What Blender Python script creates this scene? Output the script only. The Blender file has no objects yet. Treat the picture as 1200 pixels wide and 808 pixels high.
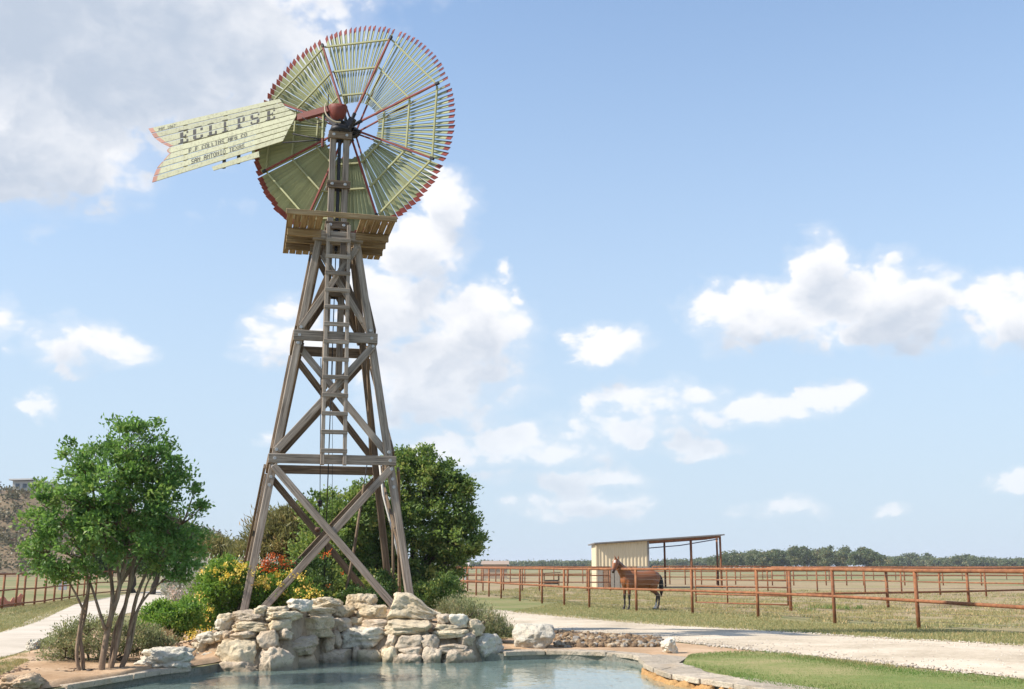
import bpy, bmesh, math, random
import numpy as np
from mathutils import Vector, Matrix, noise as mnoise

R = math.radians
random.seed(7); rng = np.random.default_rng(11)
SC = bpy.context.scene
COL = SC.collection

# ------------------------------------------------------------------ camera
FPX, W0, H0 = 1250.0, 1200.0, 808.0           # focal length in photo pixels
PITCH = math.atan(260 / FPX)
CAMH = 1.65
cam = bpy.data.cameras.new('camera'); cam.sensor_width = 36; cam.lens = 36 * FPX / W0
cam.clip_end = 6000; cam.clip_start = .1
camo = bpy.data.objects.new('camera', cam); COL.objects.link(camo)
camo.location = (0, 0, CAMH); camo.rotation_euler = (R(90) + PITCH, 0, 0)
SC.camera = camo
cP, sP = math.cos(PITCH), math.sin(PITCH)

def zy(py):                                     # (z-CAMH)/Y on the pixel row
    t = (404 - py) / FPX
    return (sP + cP * t) / (cP - sP * t)
def PX(px, py, Y):                              # point on the pixel's ray at distance Y
    z = Y * zy(py); d = Y * cP + z * sP
    return Vector(((px - 600) / FPX * d, Y, z + CAMH))
def mpp(Y, py=660):                             # metres per pixel there
    return (Y * cP + Y * zy(py) * sP) / FPX
def proj(p):
    y, z = p[1], p[2] - CAMH
    d = y * cP + z * sP
    return 600 + FPX * p[0] / d, 404 - FPX * (z * cP - y * sP) / d
TZ = 0.25                                       # level of the pool terrace above the paddock
def sstep(a, b, x):
    t = min(1, max(0, (x - a) / (b - a))); return t * t * (3 - 2 * t)
def zg(x, y): return TZ * (1 - sstep(19, 34, y))
def G(px, py, off=0.0):                         # pixel to the ground
    Y = 20.0; k = zy(py)
    for _ in range(60):
        Yn = (zg(0, Y) + off - CAMH) / k
        Y = .5 * Y + .5 * Yn
    return PX(px, py, Y)
def GP(px, py, z):
    return PX(px, py, (z - CAMH) / zy(py))

# ------------------------------------------------------------------ world, sun, exposure
SUN_H = Vector((-0.965, -0.26, 0)).normalized(); SUN_EL = R(42)
sundir = Vector((SUN_H.x * math.cos(SUN_EL), SUN_H.y * math.cos(SUN_EL), math.sin(SUN_EL)))
sun = bpy.data.lights.new('sun', 'SUN'); sun.energy = 4.0; sun.angle = R(0.6); sun.color = (1, .93, .83)
suno = bpy.data.objects.new('sun', sun); COL.objects.link(suno)
suno.rotation_euler = (-sundir).to_track_quat('-Z', 'Y').to_euler()
suno.location = (-20, -20, 30)

world = bpy.data.worlds.new('World'); SC.world = world; world.use_nodes = True
WT = world.node_tree; WT.nodes.clear()
def wn(t, **k):
    n = WT.nodes.new(t)
    for a, b in k.items(): setattr(n, a, b)
    return n
def setin(n, i, v): n.inputs[i].default_value = v
def sky():
    L = WT.links.new
    out = wn('ShaderNodeOutputWorld'); bg = wn('ShaderNodeBackground'); setin(bg, 1, .13); bg2 = wn('ShaderNodeBackground'); setin(bg2, 1, .13)
    ms = wn('ShaderNodeMixShader'); L(bg.outputs[0], ms.inputs[1]); L(bg2.outputs[0], ms.inputs[2]); L(ms.outputs[0], out.inputs[0])
    st = wn('ShaderNodeTexSky', sky_type='NISHITA', sun_disc=False)
    st.sun_elevation = SUN_EL; st.sun_rotation = math.atan2(SUN_H.x, SUN_H.y)
    st.air_density = 1.0; st.dust_density = .7; st.ozone_density = 1.8; st.altitude = 300
    tc = wn('ShaderNodeTexCoord'); sp = wn('ShaderNodeSeparateXYZ'); L(tc.outputs['Generated'], sp.inputs[0])
    def M(op, a, b=None, c=None, clamp=False):
        n = wn('ShaderNodeMath', operation=op, use_clamp=clamp)
        for i, v in enumerate((a, b, c)):
            if v is None: continue
            if isinstance(v, (int, float)): setin(n, i, v)
            else: L(v, n.inputs[i])
        return n.outputs[0]
    az = M('ARCTAN2', sp.outputs[0], sp.outputs[1])
    el = M('ARCSINE', sp.outputs[2])
    pv = wn('ShaderNodeCombineXYZ'); L(az, pv.inputs[0]); L(el, pv.inputs[1]); L(M('MULTIPLY', el, -1), pv.inputs[2])
    def mrange(x, a, b, c, d, kind='SMOOTHSTEP'):
        n = wn('ShaderNodeMapRange', interpolation_type=kind); L(x, n.inputs[0])
        for i, v in enumerate((a, b, c, d)): setin(n, i + 1, v)
        return n.outputs[0]
    def mixrgb(f, a, b):
        m = wn('ShaderNodeMix', data_type='RGBA')
        for i, v in ((0, f), (6, a), (7, b)):
            if isinstance(v, tuple): m.inputs[i].default_value = (*v, 1)
            else: L(v, m.inputs[i])
        return m.outputs[2]
    # the cumulus of this afternoon: direction (as photo px), half width, rise, drop (px), body
    B = [(90, 10, 330, 200, 150, 1.95), (20, 170, 150, 90, 75, 1.7), (150, 165, 70, 32, 30, .7), (300, -50, 220, 80, 50, .8),
         (33, 266, 17, 14, 12, .8), (265, 248, 28, 12, 10, .45), (90, 240, 14, 10, 9, .5),
         (522, 240, 40, 42, 45, 1.2), (490, 290, 66, 48, 66, 1.35), (462, 355, 70, 60, 66, 1.35), (545, 388, 86, 60, 66, 1.5),
         (510, 440, 112, 60, 62, 1.25), (550, 470, 66, 34, 38, .95), (583, 325, 13, 14, 12, .8), (610, 353, 13, 16, 12, .8),
         (332, 400, 54, 48, 34, 1.3), (314, 515, 16, 12, 10, .8),
         (85, 395, 50, 28, 26, .8), (132, 410, 42, 18, 16, 1.0), (5, 372, 20, 22, 22, .9), (78, 428, 14, 9, 8, .6), (45, 480, 18, 14, 11, .9),
         (715, 404, 48, 22, 26, 1.2),
         (958, 318, 44, 54, 50, 1.45), (880, 362, 88, 36, 46, 1.45), (1040, 350, 82, 50, 56, 1.5), (960, 385, 140, 40, 26, 1.1), (1175, 365, 75, 38, 48, 1.3), (1075, 402, 45, 14, 14, .6),
         (775, 470, 85, 28, 26, 1.0), (868, 482, 95, 22, 20, 1.0), (976, 463, 33, 18, 17, 1.2), (826, 524, 44, 14, 13, .95), (720, 492, 60, 20, 15, .6),
         (600, 528, 125, 26, 20, 1.15), (740, 505, 95, 22, 15, .85), (520, 540, 60, 18, 12, .8), (670, 520, 34, 14, 12, .8), (685, 563, 74, 18, 14, 1.1), (705, 592, 68, 20, 15, 1.1), (630, 600, 40, 12, 8, .6), (570, 562, 30, 10, 8, .5),
         (925, 599, 36, 13, 9, .95), (1050, 601, 22, 8, 7, .8), (1188, 564, 30, 14, 9, 1.2), (865, 600, 16, 7, 6, .6)]
    def blobs(vec, lst, smooth):
        acc = None
        for px, py, hw, up, dn, w in lst:
            d = PX(px, py, 10) - Vector((0, 0, CAMH)); d.normalize()
            a, e = math.atan2(d.x, d.y), math.asin(d.z)
            k = 1.08 / FPX
            s = (1 / (hw * k), 1 / (up * k), 1 / (dn * k))
            n = wn('ShaderNodeVectorMath', operation='MULTIPLY_ADD'); L(vec, n.inputs[0])
            n.inputs[1].default_value = s; n.inputs[2].default_value = (-a * s[0], -e * s[1], e * s[2])
            m = wn('ShaderNodeVectorMath', operation='MAXIMUM'); L(n.outputs[0], m.inputs[0]); m.inputs[1].default_value = (-1e6, 0, 0)
            q = wn('ShaderNodeVectorMath', operation='DOT_PRODUCT'); L(m.outputs[0], q.inputs[0]); L(m.outputs[0], q.inputs[1])
            v = M('MULTIPLY_ADD', q.outputs[1], -w, w)
            acc = v if acc is None else (M('SMOOTH_MAX', acc, v, .25) if smooth else M('MAXIMUM', acc, v))
        return M('MAXIMUM', acc, -1.0)
    def shade(alpha, dark, skyc):
        lo = mrange(el, .0, .20, .5, 1, 'LINEAR')                # low clouds sink into the haze
        cc = mixrgb(dark, (4.65, 4.65, 4.75), (2.5, 2.85, 3.4))
        return mixrgb(M('MULTIPLY', alpha, lo), skyc, cc)
    # pale haze over the plain
    hs = wn('ShaderNodeHueSaturation'); setin(hs, 'Saturation', 1.14); setin(hs, 'Value', 1.08); L(st.outputs[0], hs.inputs['Color'])
    skyc = mixrgb(mrange(el, -.02, .62, .95, .26), hs.outputs[0], (2.7, 3.3, 3.95))
    # --- clouds ahead
    nA = wn('ShaderNodeTexNoise'); L(pv.outputs[0], nA.inputs['Vector']); setin(nA, 'Scale', 16); setin(nA, 'Detail', 8); setin(nA, 'Roughness', .58); setin(nA, 'Distortion', .3)
    vA = wn('ShaderNodeTexVoronoi', feature='SMOOTH_F1'); setin(vA, 'Scale', 34); setin(vA, 'Detail', 2); setin(vA, 'Roughness', .5); setin(vA, 'Smoothness', .5)
    wb = wn('ShaderNodeVectorMath', operation='MULTIPLY_ADD'); L(nA.outputs['Color'], wb.inputs[0]); wb.inputs[1].default_value = (.07, .05, -.05)
    pc = wn('ShaderNodeVectorMath', operation='ADD'); L(pv.outputs[0], pc.inputs[0]); pc.inputs[1].default_value = (-.035, -.025, .025); L(pc.outputs[0], wb.inputs[2])
    wv = wn('ShaderNodeVectorMath', operation='MULTIPLY_ADD'); L(nA.outputs['Color'], wv.inputs[0]); wv.inputs[1].default_value = (.02, .02, 0); L(pv.outputs[0], wv.inputs[2]); L(wv.outputs[0], vA.inputs['Vector'])
    b1 = blobs(wb.outputs[0], B, True)
    tex = M('MULTIPLY_ADD', vA.outputs['Distance'], -1.0, M('MULTIPLY_ADD', nA.outputs['Fac'], 2.1, -.66))
    d1 = M('ADD', b1, tex)
    alpha = M('MAXIMUM', mrange(d1, -.38, .40, 0, .97), mrange(M('MULTIPLY_ADD', tex, .8, b1), -.85, .75, 0, .46))
    ups = wn('ShaderNodeVectorMath', operation='ADD'); L(wb.outputs[0], ups.inputs[0]); ups.inputs[1].default_value = (-.01, .03, -.03)
    big = [q for q in B if q[2] >= 40 and q[5] >= .8]
    b2 = blobs(ups.outputs[0], big, False)
    nB = wn('ShaderNodeTexNoise'); L(ups.outputs[0], nB.inputs['Vector']); setin(nB, 'Scale', 22); setin(nB, 'Detail', 4)
    dark = mrange(M('ADD', M('MULTIPLY_ADD', nB.outputs['Fac'], 1.9, -.95), M('MULTIPLY_ADD', tex, .35, b2)), -.1, 2.05, 0, 1)
    L(shade(alpha, dark, skyc), bg2.inputs[0])
    # --- the rest of the sky, scattered cumulus of the same kind
    nG = wn('ShaderNodeTexNoise'); L(tc.outputs['Generated'], nG.inputs['Vector']); setin(nG, 'Scale', 4.2); setin(nG, 'Detail', 5); setin(nG, 'Roughness', .55)
    ag = M('MULTIPLY', mrange(nG.outputs['Fac'], .54, .66, 0, .95), mrange(el, .0, .1, 0, 1))
    L(shade(ag, mrange(nG.outputs['Fac'], .6, .78, 0, .8), skyc), bg.inputs[0])
    inside = M('MULTIPLY', mrange(M('ABSOLUTE', az), .60, .66, 1, 0), mrange(el, .60, .66, 1, 0))
    L(inside, ms.inputs[0])
    world.cycles.sampling_method = 'MANUAL'; world.cycles.sample_map_resolution = 256
sky()
SC.view_settings.view_transform = 'Standard'; SC.view_settings.look = 'None'
SC.view_settings.gamma = 1; SC.view_settings.exposure = 0.78
SC.render.engine = 'CYCLES'
SC.cycles.max_bounces = 6; SC.cycles.transparent_max_bounces = 8
SC.cycles.caustics_reflective = False; SC.cycles.caustics_refractive = False

# ------------------------------------------------------------------ materials
def newmat(name, rough=.7, spec=.3):
    m = bpy.data.materials.new(name); m.use_nodes = True
    b = m.node_tree.nodes['Principled BSDF']; b.inputs['Roughness'].default_value = rough
    b.inputs['Specular IOR Level'].default_value = spec
    return m, m.node_tree, b
def nd(T, t, ins=None, **k):
    n = T.nodes.new(t)
    for a, b in k.items(): setattr(n, a, b)
    for a, b in (ins or {}).items(): n.inputs[a].default_value = b
    return n
def ramp(T, fac, stops):
    r = nd(T, 'ShaderNodeValToRGB'); e = r.color_ramp.elements
    while len(e) < len(stops): e.new(.5)
    for x, (p, c) in zip(e, stops): x.position = p; x.color = (*c, 1)
    T.links.new(fac, r.inputs[0]); return r.outputs[0]
def coords(T, kind='Object', scale=(1, 1, 1)):
    tc = nd(T, 'ShaderNodeTexCoord'); mp = nd(T, 'ShaderNodeMapping', {'Scale': scale})
    T.links.new(tc.outputs[kind], mp.inputs[0]); return mp.outputs[0]
def worldpos(T, scale=(1, 1, 1)):
    g = nd(T, 'ShaderNodeNewGeometry'); mp = nd(T, 'ShaderNodeMapping', {'Scale': scale})
    T.links.new(g.outputs['Position'], mp.inputs[0]); return mp.outputs[0]
def noise(T, v, scale, detail=5, rough=.6, dist=0):
    n = nd(T, 'ShaderNodeTexNoise', {'Scale': scale, 'Detail': detail, 'Roughness': rough, 'Distortion': dist}); T.links.new(v, n.inputs['Vector']); return n.outputs['Fac']
def mixc(T, f, a, b, mode='MIX'):
    m = nd(T, 'ShaderNodeMix', data_type='RGBA', blend_type=mode)
    for i, v in ((0, f), (6, a), (7, b)):
        if isinstance(v, (int, float)): m.inputs[i].default_value = v
        elif isinstance(v, tuple): m.inputs[i].default_value = (*v, 1)
        else: T.links.new(v, m.inputs[i])
    return m.outputs[2]
def bump(T, b, h, strength=.5, dist=.02):
    n = nd(T, 'ShaderNodeBump', {'Strength': strength, 'Distance': dist}); T.links.new(h, n.inputs['Height']); T.links.new(n.outputs[0], b.inputs['Normal'])
def objrand(T):
    return nd(T, 'ShaderNodeObjectInfo').outputs['Random']
def hsv(T, col, h=.5, s=1, v=1):
    n = nd(T, 'ShaderNodeHueSaturation', {'Hue': .5, 'Saturation': s, 'Value': 1.0}); T.links.new(col, n.inputs['Color'])
    if not isinstance(v, (int, float)): T.links.new(v, n.inputs['Value'])
    else: n.inputs['Value'].default_value = v
    return n.outputs[0]
def rangev(T, x, a, b):
    n = nd(T, 'ShaderNodeMapRange', {3: a, 4: b}); T.links.new(x, n.inputs[0]); return n.outputs[0]

def wood(name, c0, c1, c2, sc=1.0):
    m, T, b = newmat(name, .85, .2)
    v = coords(T, 'Object', (26 * sc, 26 * sc, 1.1 * sc)); 
    r = nd(T, 'ShaderNodeVectorMath', operation='ADD'); T.links.new(v, r.inputs[0])
    k = nd(T, 'ShaderNodeMath', {1: 50.0}, operation='MULTIPLY'); T.links.new(objrand(T), k.inputs[0]); T.links.new(k.outputs[0], r.inputs[1])
    g = noise(T, r.outputs[0], 1.3, 7, .65, .6)
    col = ramp(T, g, [(.33, c0), (.48, c1), (.66, c2)])
    v2 = coords(T, 'Object', (2, 2, .8)); s = noise(T, v2, 1.5, 4)
    col = mixc(T, rangev(T, s, -.2, .8), col, tuple(x * .55 for x in c1), 'MIX')
    col = hsv(T, col, v=rangev(T, objrand(T), .85, 1.2))
    T.links.new(col, b.inputs['Base Color']); bump(T, b, g, .6, .006); return m
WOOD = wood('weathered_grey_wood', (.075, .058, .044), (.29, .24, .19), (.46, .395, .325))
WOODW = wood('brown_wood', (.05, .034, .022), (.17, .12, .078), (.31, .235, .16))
WOODP = wood('platform_wood', (.10, .06, .028), (.27, .185, .095), (.42, .31, .18))

def paint(name, c, wear=(.3, .27, .2), amt=.35, rough=.6):
    m, T, b = newmat(name, rough, .3)
    v = coords(T, 'Object', (5, 5, 5)); n1 = noise(T, v, 3, 6, .65)
    v2 = coords(T, 'Object', (40, 40, 2.5)); n2 = noise(T, v2, 1, 4)
    f = nd(T, 'ShaderNodeMapRange', {1: .50, 2: .66, 3: 0, 4: amt}); T.links.new(n1, f.inputs[0])
    col = mixc(T, f.outputs[0], c, wear)
    col = mixc(T, rangev(T, n2, -.1, .55), col, tuple(x * .62 for x in c))
    col = hsv(T, col, v=rangev(T, objrand(T), .88, 1.14))
    T.links.new(col, b.inputs['Base Color']); bump(T, b, n2, .3, .004); return m
GREENP = paint('pale_green_paint', (.355, .37, .205), (.25, .25, .15))
VANEP = paint('vane_green_paint', (.47, .475, .32), (.25, .235, .16), .75)
REDP = paint('red_paint', (.25, .055, .042), (.15, .05, .04))
VREDP = paint('faded_red_paint', (.42, .20, .155), (.36, .26, .19))
BARP = paint('ring_paint', (.36, .36, .185), (.26, .25, .15))
BLACKP = paint('letter_paint', (.03, .03, .035), (.2, .19, .15), .3)
def metal(name, c, rough=.5, met=.6):
    m, T, b = newmat(name, rough); b.inputs['Metallic'].default_value = met
    n = noise(T, coords(T, 'Object', (6, 6, 6)), 2, 5)
    T.links.new(mixc(T, rangev(T, n, 0, .9), c, tuple(x * .5 for x in c)), b.inputs['Base Color']); return m
IRON = metal('dark_iron', (.05, .048, .05), .55)
BOLTM = metal('galvanised_bolt', (.55, .55, .54), .5, .3)
def rust():
    m, T, b = newmat('rusty_pipe', .8, .25)
    n = noise(T, worldpos(T), 5, 6, .7); n2 = noise(T, worldpos(T), 1.1, 3)
    col = ramp(T, n, [(.25, (.10, .042, .024)), (.5, (.285, .115, .05)), (.75, (.43, .205, .095))])
    col = mixc(T, rangev(T, n2, -.3, .8), col, (.14, .06, .035))
    T.links.new(col, b.inputs['Base Color']); bump(T, b, n, .3, .004); return m
RUST = rust()
def limestone(name='limestone', tint=(.66, .55, .385), wet=False):
    m, T, b = newmat(name, .9, .15)
    v = worldpos(T); n = noise(T, v, 3.2, 8, .7, .3); n2 = noise(T, v, 1.3, 3); n3 = noise(T, v, 16, 5, .7)
    a = tuple(x * .66 for x in tint); c = tuple(min(.8, x * 1.22) for x in tint)
    col = ramp(T, n, [(.25, (a[0], a[1] * .9, a[2] * .78)), (.45, tint), (.72, c)])
    f = nd(T, 'ShaderNodeMapRange', {1: .52, 2: .72, 3: 0, 4: .6}); T.links.new(n2, f.inputs[0])
    col = mixc(T, f.outputs[0], col, (tint[0] * .95, tint[1] * .78, tint[2] * .58))
    g = nd(T, 'ShaderNodeMapRange', {1: .56, 2: .66, 3: 0, 4: .65}); T.links.new(n3, g.inputs[0])
    col = mixc(T, g.outputs[0], col, tuple(x * .42 for x in tint))
    col = hsv(T, col, v=rangev(T, objrand(T), .84, 1.14))
    if wet:                                      # damp, mossy line where the stones stand in the water
        sx = nd(T, 'ShaderNodeSeparateXYZ'); T.links.new(v, sx.inputs[0])
        za = nd(T, 'ShaderNodeMath', {1: .14}, operation='MULTIPLY_ADD'); T.links.new(n, za.inputs[0]); za.inputs[1].default_value = -.16; T.links.new(sx.outputs[2], za.inputs[2])
        wl_ = nd(T, 'ShaderNodeMapRange', {1: .10, 2: .18, 3: .75, 4: 0}); T.links.new(za.outputs[0], wl_.inputs[0])
        col = mixc(T, wl_.outputs[0], col, (tint[0] * .36, tint[1] * .36, tint[2] * .34))
    T.links.new(col, b.inputs['Base Color'])
    h = nd(T, 'ShaderNodeMath', operation='MULTIPLY_ADD', ); T.links.new(n3, h.inputs[0]); h.inputs[1].default_value = .5; T.links.new(n, h.inputs[2])
    bump(T, b, h.outputs[0], 1.0, .09); return m
LIME = limestone(wet=True); LIMEW = limestone('white_limestone', (.68, .62, .51), True); LIMEP = limestone('pink_limestone', (.60, .495, .375), True)
MORTAR = limestone('mortar', (.38, .30, .215)); COPE = limestone('coping_stone', (.52, .44, .34))
STAIN = limestone('stained_stone', (.50, .295, .125))

def leafmat(name, c0, c1, trans=.35, rough=.5):
    m, T, b = newmat(name, rough, .35)
    a = nd(T, 'ShaderNodeAttribute', attribute_name='var')
    col = ramp(T, a.outputs['Fac'], [(0, c0), (.8, c1), (1, (c1[0] * 1.5, c1[1] * 1.08, c1[2] * 1.1))])
    T.links.new(col, b.inputs['Base Color'])
    tr = nd(T, 'ShaderNodeBsdfTranslucent'); T.links.new(mixc(T, .5, col, (c1[0] * 1.3, c1[1] * 1.3, c1[2] * .8)), tr.inputs[0])
    mx = nd(T, 'ShaderNodeMixShader', {0: trans}); T.links.new(b.outputs[0], mx.inputs[1]); T.links.new(tr.outputs[0], mx.inputs[2])
    T.links.new(mx.outputs[0], T.nodes['Material Output'].inputs[0]); return m
def bark(name, c0, c1):
    m, T, b = newmat(name, .9, .15)
    n = noise(T, worldpos(T, (14, 14, 3)), 1.5, 6, .65, .4)
    T.links.new(ramp(T, n, [(.3, c0), (.7, c1)]), b.inputs['Base Color']); bump(T, b, n, .7, .02); return m
BARK = bark('grey_brown_bark', (.12, .08, .055), (.34, .25, .175)); BARKD = bark('dark_bark', (.05, .04, .03), (.15, .115, .09))

def groundmat(name, stops, scale=.35, fine=7.0, bumpd=.02, streak=(1, 1, 1)):
    m, T, b = newmat(name, .95, .1)
    v = worldpos(T, streak); n = noise(T, v, scale, 5, .6, .3); n2 = noise(T, v, fine, 6, .7); n3 = noise(T, v, fine * 6, 3)
    s = nd(T, 'ShaderNodeMath', {1: .55}, operation='MULTIPLY_ADD'); T.links.new(n2, s.inputs[0]); T.links.new(n, s.inputs[2])
    s2 = nd(T, 'ShaderNodeMath', {1: .3}, operation='MULTIPLY_ADD'); T.links.new(n3, s2.inputs[0]); T.links.new(s.outputs[0], s2.inputs[2])
    s3 = nd(T, 'ShaderNodeMath', {1: .54}, operation='MULTIPLY'); T.links.new(s2.outputs[0], s3.inputs[0])
    T.links.new(ramp(T, s3.outputs[0], stops), b.inputs['Base Color']); bump(T, b, s2.outputs[0], .7, bumpd); return m
FIELD = groundmat('dry_pasture', [(.34, (.34, .28, .15)), (.45, (.30, .235, .13)), (.52, (.21, .205, .095)), (.6, (.125, .165, .06)), (.7, (.29, .235, .13))], .09, 1.3, .03, (.55, 1, 1))
VERGE = groundmat('verge_grass', [(.36, (.32, .255, .13)), (.46, (.24, .215, .10)), (.58, (.15, .175, .06)), (.7, (.10, .135, .04))], .22, 3.5, .03, (.6, 1, 1))
LAWN = groundmat('lawn_soil', [(.38, (.32, .27, .13)), (.5, (.20, .22, .075)), (.62, (.13, .185, .05))], .4, 5, .02)
GRAVEL = groundmat('pale_gravel', [(.36, (.33, .27, .195)), (.46, (.48, .40, .295)), (.54, (.58, .49, .375)), (.64, (.67, .58, .46))], .5, 9, .015)
SOIL = groundmat('sandy_soil', [(.34, (.27, .165, .09)), (.5, (.44, .295, .18)), (.66, (.58, .43, .29))], .8, 9, .03)
BARE = groundmat('bare_paddock_soil', [(.36, (.25, .18, .105)), (.5, (.33, .25, .15)), (.62, (.21, .20, .085)), (.7, (.14, .17, .06))], .16, 2.2, .03, (.5, 1, 1))
HILLM = groundmat('scrub_hillside', [(.36, (.10, .085, .05)), (.5, (.21, .155, .095)), (.62, (.30, .22, .14))], .05, .35, .5)
PLASTER = groundmat('pool_plaster', [(.34, (.36, .52, .45)), (.5, (.45, .62, .54)), (.66, (.52, .68, .60))], .5, 3, .005)
def water():
    m, T, b = newmat('pool_water'); T.nodes.remove(b)
    v = worldpos(T, (1, .55, 1)); n1 = noise(T, v, 2.6, 4, .55, .6); n2 = noise(T, v, 9, 3, .5)
    h = nd(T, 'ShaderNodeMath', {1: .25}, operation='MULTIPLY_ADD'); T.links.new(n2, h.inputs[0]); T.links.new(n1, h.inputs[2])
    bp = nd(T, 'ShaderNodeBump', {'Strength': .28, 'Distance': .05}); T.links.new(h.outputs[0], bp.inputs['Height'])
    gl = nd(T, 'ShaderNodeBsdfGlossy', {'Roughness': .02, 'Color': (1, 1, 1, 1)}); T.links.new(bp.outputs[0], gl.inputs['Normal'])
    tr = nd(T, 'ShaderNodeBsdfTransparent', {'Color': (.90, .98, .95, 1)})
    fr = nd(T, 'ShaderNodeFresnel', {'IOR': 1.33}); T.links.new(bp.outputs[0], fr.inputs['Normal'])
    mx = nd(T, 'ShaderNodeMixShader'); di = nd(T, 'ShaderNodeBsdfDiffuse', {'Color': (.42, .58, .52, 1)}); m2 = nd(T, 'ShaderNodeMixShader', {0: .3}); T.links.new(tr.outputs[0], m2.inputs[1]); T.links.new(di.outputs[0], m2.inputs[2])
    T.links.new(fr.outputs[0], mx.inputs[0]); T.links.new(m2.outputs[0], mx.inputs[1]); T.links.new(gl.outputs[0], mx.inputs[2])
    T.links.new(mx.outputs[0], T.nodes['Material Output'].inputs[0]); return m
WATER = water()
def plain(name, c, rough=.7, var=.25, sc=4):
    m, T, b = newmat(name, rough, .25)
    n = noise(T, coords(T, 'Object'), sc, 5)
    T.links.new(mixc(T, rangev(T, n, 0, 1), tuple(x * (1 + var) for x in c), tuple(x * (1 - var) for x in c)), b.inputs['Base Color']); return m

# ------------------------------------------------------------------ object helpers
WM = {}                                          # world matrix of each object
def put(o, Mw, parent=None):
    WM[o.name] = Mw.copy()
    if parent is not None:
        o.parent = parent; o.matrix_basis = WM[parent.name].inverted() @ Mw
    else: o.matrix_basis = Mw
    COL.objects.link(o); return o
def tag(o, label, cat=None, group=None, kind=None):
    if label: o['label'] = label
    if cat: o['category'] = cat
    if group: o['group'] = group
    if kind: o['kind'] = kind
    return o
def thing(name, label, cat, loc, group=None):
    o = bpy.data.objects.new(name, None); o.empty_display_size = .2
    put(o, Matrix.Translation(loc)); return tag(o, label, cat, group)
I4 = Matrix.Identity(4)
def mobj(name, me, mats, parent=None, Mw=None):
    o = bpy.data.objects.new(name, me)
    if mats is not None and not me.materials:
        for m in (mats if isinstance(mats, (list, tuple)) else [mats]): me.materials.append(m)
    return put(o, Mw or I4, parent)
def mesh(name, vs, fs, smooth=False, mi=None):
    me = bpy.data.meshes.new(name); me.from_pydata([tuple(v) for v in vs], [], [tuple(f) for f in fs])
    if smooth: me.polygons.foreach_set('use_smooth', [True] * len(me.polygons))
    if mi: me.polygons.foreach_set('material_index', mi)
    me.update(); return me
def bmdone(bm, name, smooth=False):
    me = bpy.data.meshes.new(name); bmesh.ops.recalc_face_normals(bm, faces=bm.faces[:]); bm.to_mesh(me); bm.free()
    if smooth: me.polygons.foreach_set('use_smooth', [True] * len(me.polygons))
    return me
def boxmesh(name, sx, sy, sz, bev=.006):         # centred in x and y, z from 0 to sz
    bm = bmesh.new(); bmesh.ops.create_cube(bm, size=1)
    for v in bm.verts: v.co = Vector((v.co.x * sx, v.co.y * sy, (v.co.z + .5) * sz))
    if bev: bmesh.ops.bevel(bm, geom=bm.edges[:], offset=bev, segments=1, affect='EDGES')
    return bmdone(bm, name)
def frame(p0, p1, side):                         # matrix: z along p0->p1, x close to side
    z = (p1 - p0).normalized(); y = z.cross(side).normalized(); x = y.cross(z)
    return Matrix(((x.x, y.x, z.x, p0.x), (x.y, y.y, z.y, p0.y), (x.z, y.z, z.z, p0.z), (0, 0, 0, 1)))
def beam(name, p0, p1, w, d, mat, parent, side, bev=.008):
    p0, p1 = Vector(p0), Vector(p1)
    return mobj(name, boxmesh(name, w, d, (p1 - p0).length, bev), mat, parent, frame(p0, p1, Vector(side)))
def rings(vs, fs, loops, cap=True):
    n = len(loops[0]); b = len(vs)
    for l in loops: vs.extend(l)
    for i in range(len(loops) - 1):
        for j in range(n):
            fs.append((b + i * n + j, b + i * n + (j + 1) % n, b + (i + 1) * n + (j + 1) % n, b + (i + 1) * n + j))
    if cap:
        fs.append(tuple(b + j for j in range(n))[::-1]); e = b + (len(loops) - 1) * n; fs.append(tuple(e + j for j in range(n)))
def tube(vs, fs, pts, rad, n=8):
    pts = [Vector(p) for p in pts]
    if isinstance(rad, (int, float)): rad = [rad] * len(pts)
    loops = []; ref = Vector((.31, .77, .2)); u = None
    for i, p in enumerate(pts):
        t = (pts[min(i + 1, len(pts) - 1)] - pts[max(i - 1, 0)]).normalized()
        u = t.cross(ref if u is None else u.cross(t)).normalized() if u is None else (u - t * u.dot(t)).normalized()
        w = t.cross(u)
        loops.append([p + (u * math.cos(a) + w * math.sin(a)) * rad[i] for a in [2 * math.pi * k / n for k in range(n)]])
    rings(vs, fs, loops)
def tubeobj(name, pts, rad, mat, parent=None, n=8):
    o = Vector(pts[0]); vs, fs = [], []; tube(vs, fs, [Vector(p) - o for p in pts], rad, n)
    return mobj(name, mesh(name, vs, fs, True), mat, parent, Matrix.Translation(o))
def smoothpath(pts, k=4):
    out = []; P = [Vector(p) for p in pts]
    for i in range(len(P) - 1):
        a, b, c, d = P[max(0, i - 1)], P[i], P[i + 1], P[min(len(P) - 1, i + 2)]
        for j in range(k):
            t = j / k
            out.append(.5 * ((2 * b) + (c - a) * t + (2 * a - 5 * b + 4 * c - d) * t * t + (3 * b - a - 3 * c + d) * t ** 3))
    out.append(P[-1]); return out
def nz(p, s, seed=0): return mnoise.noise(Vector(p) * s + Vector((seed * 3.1, seed * 1.7, seed)))

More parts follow.
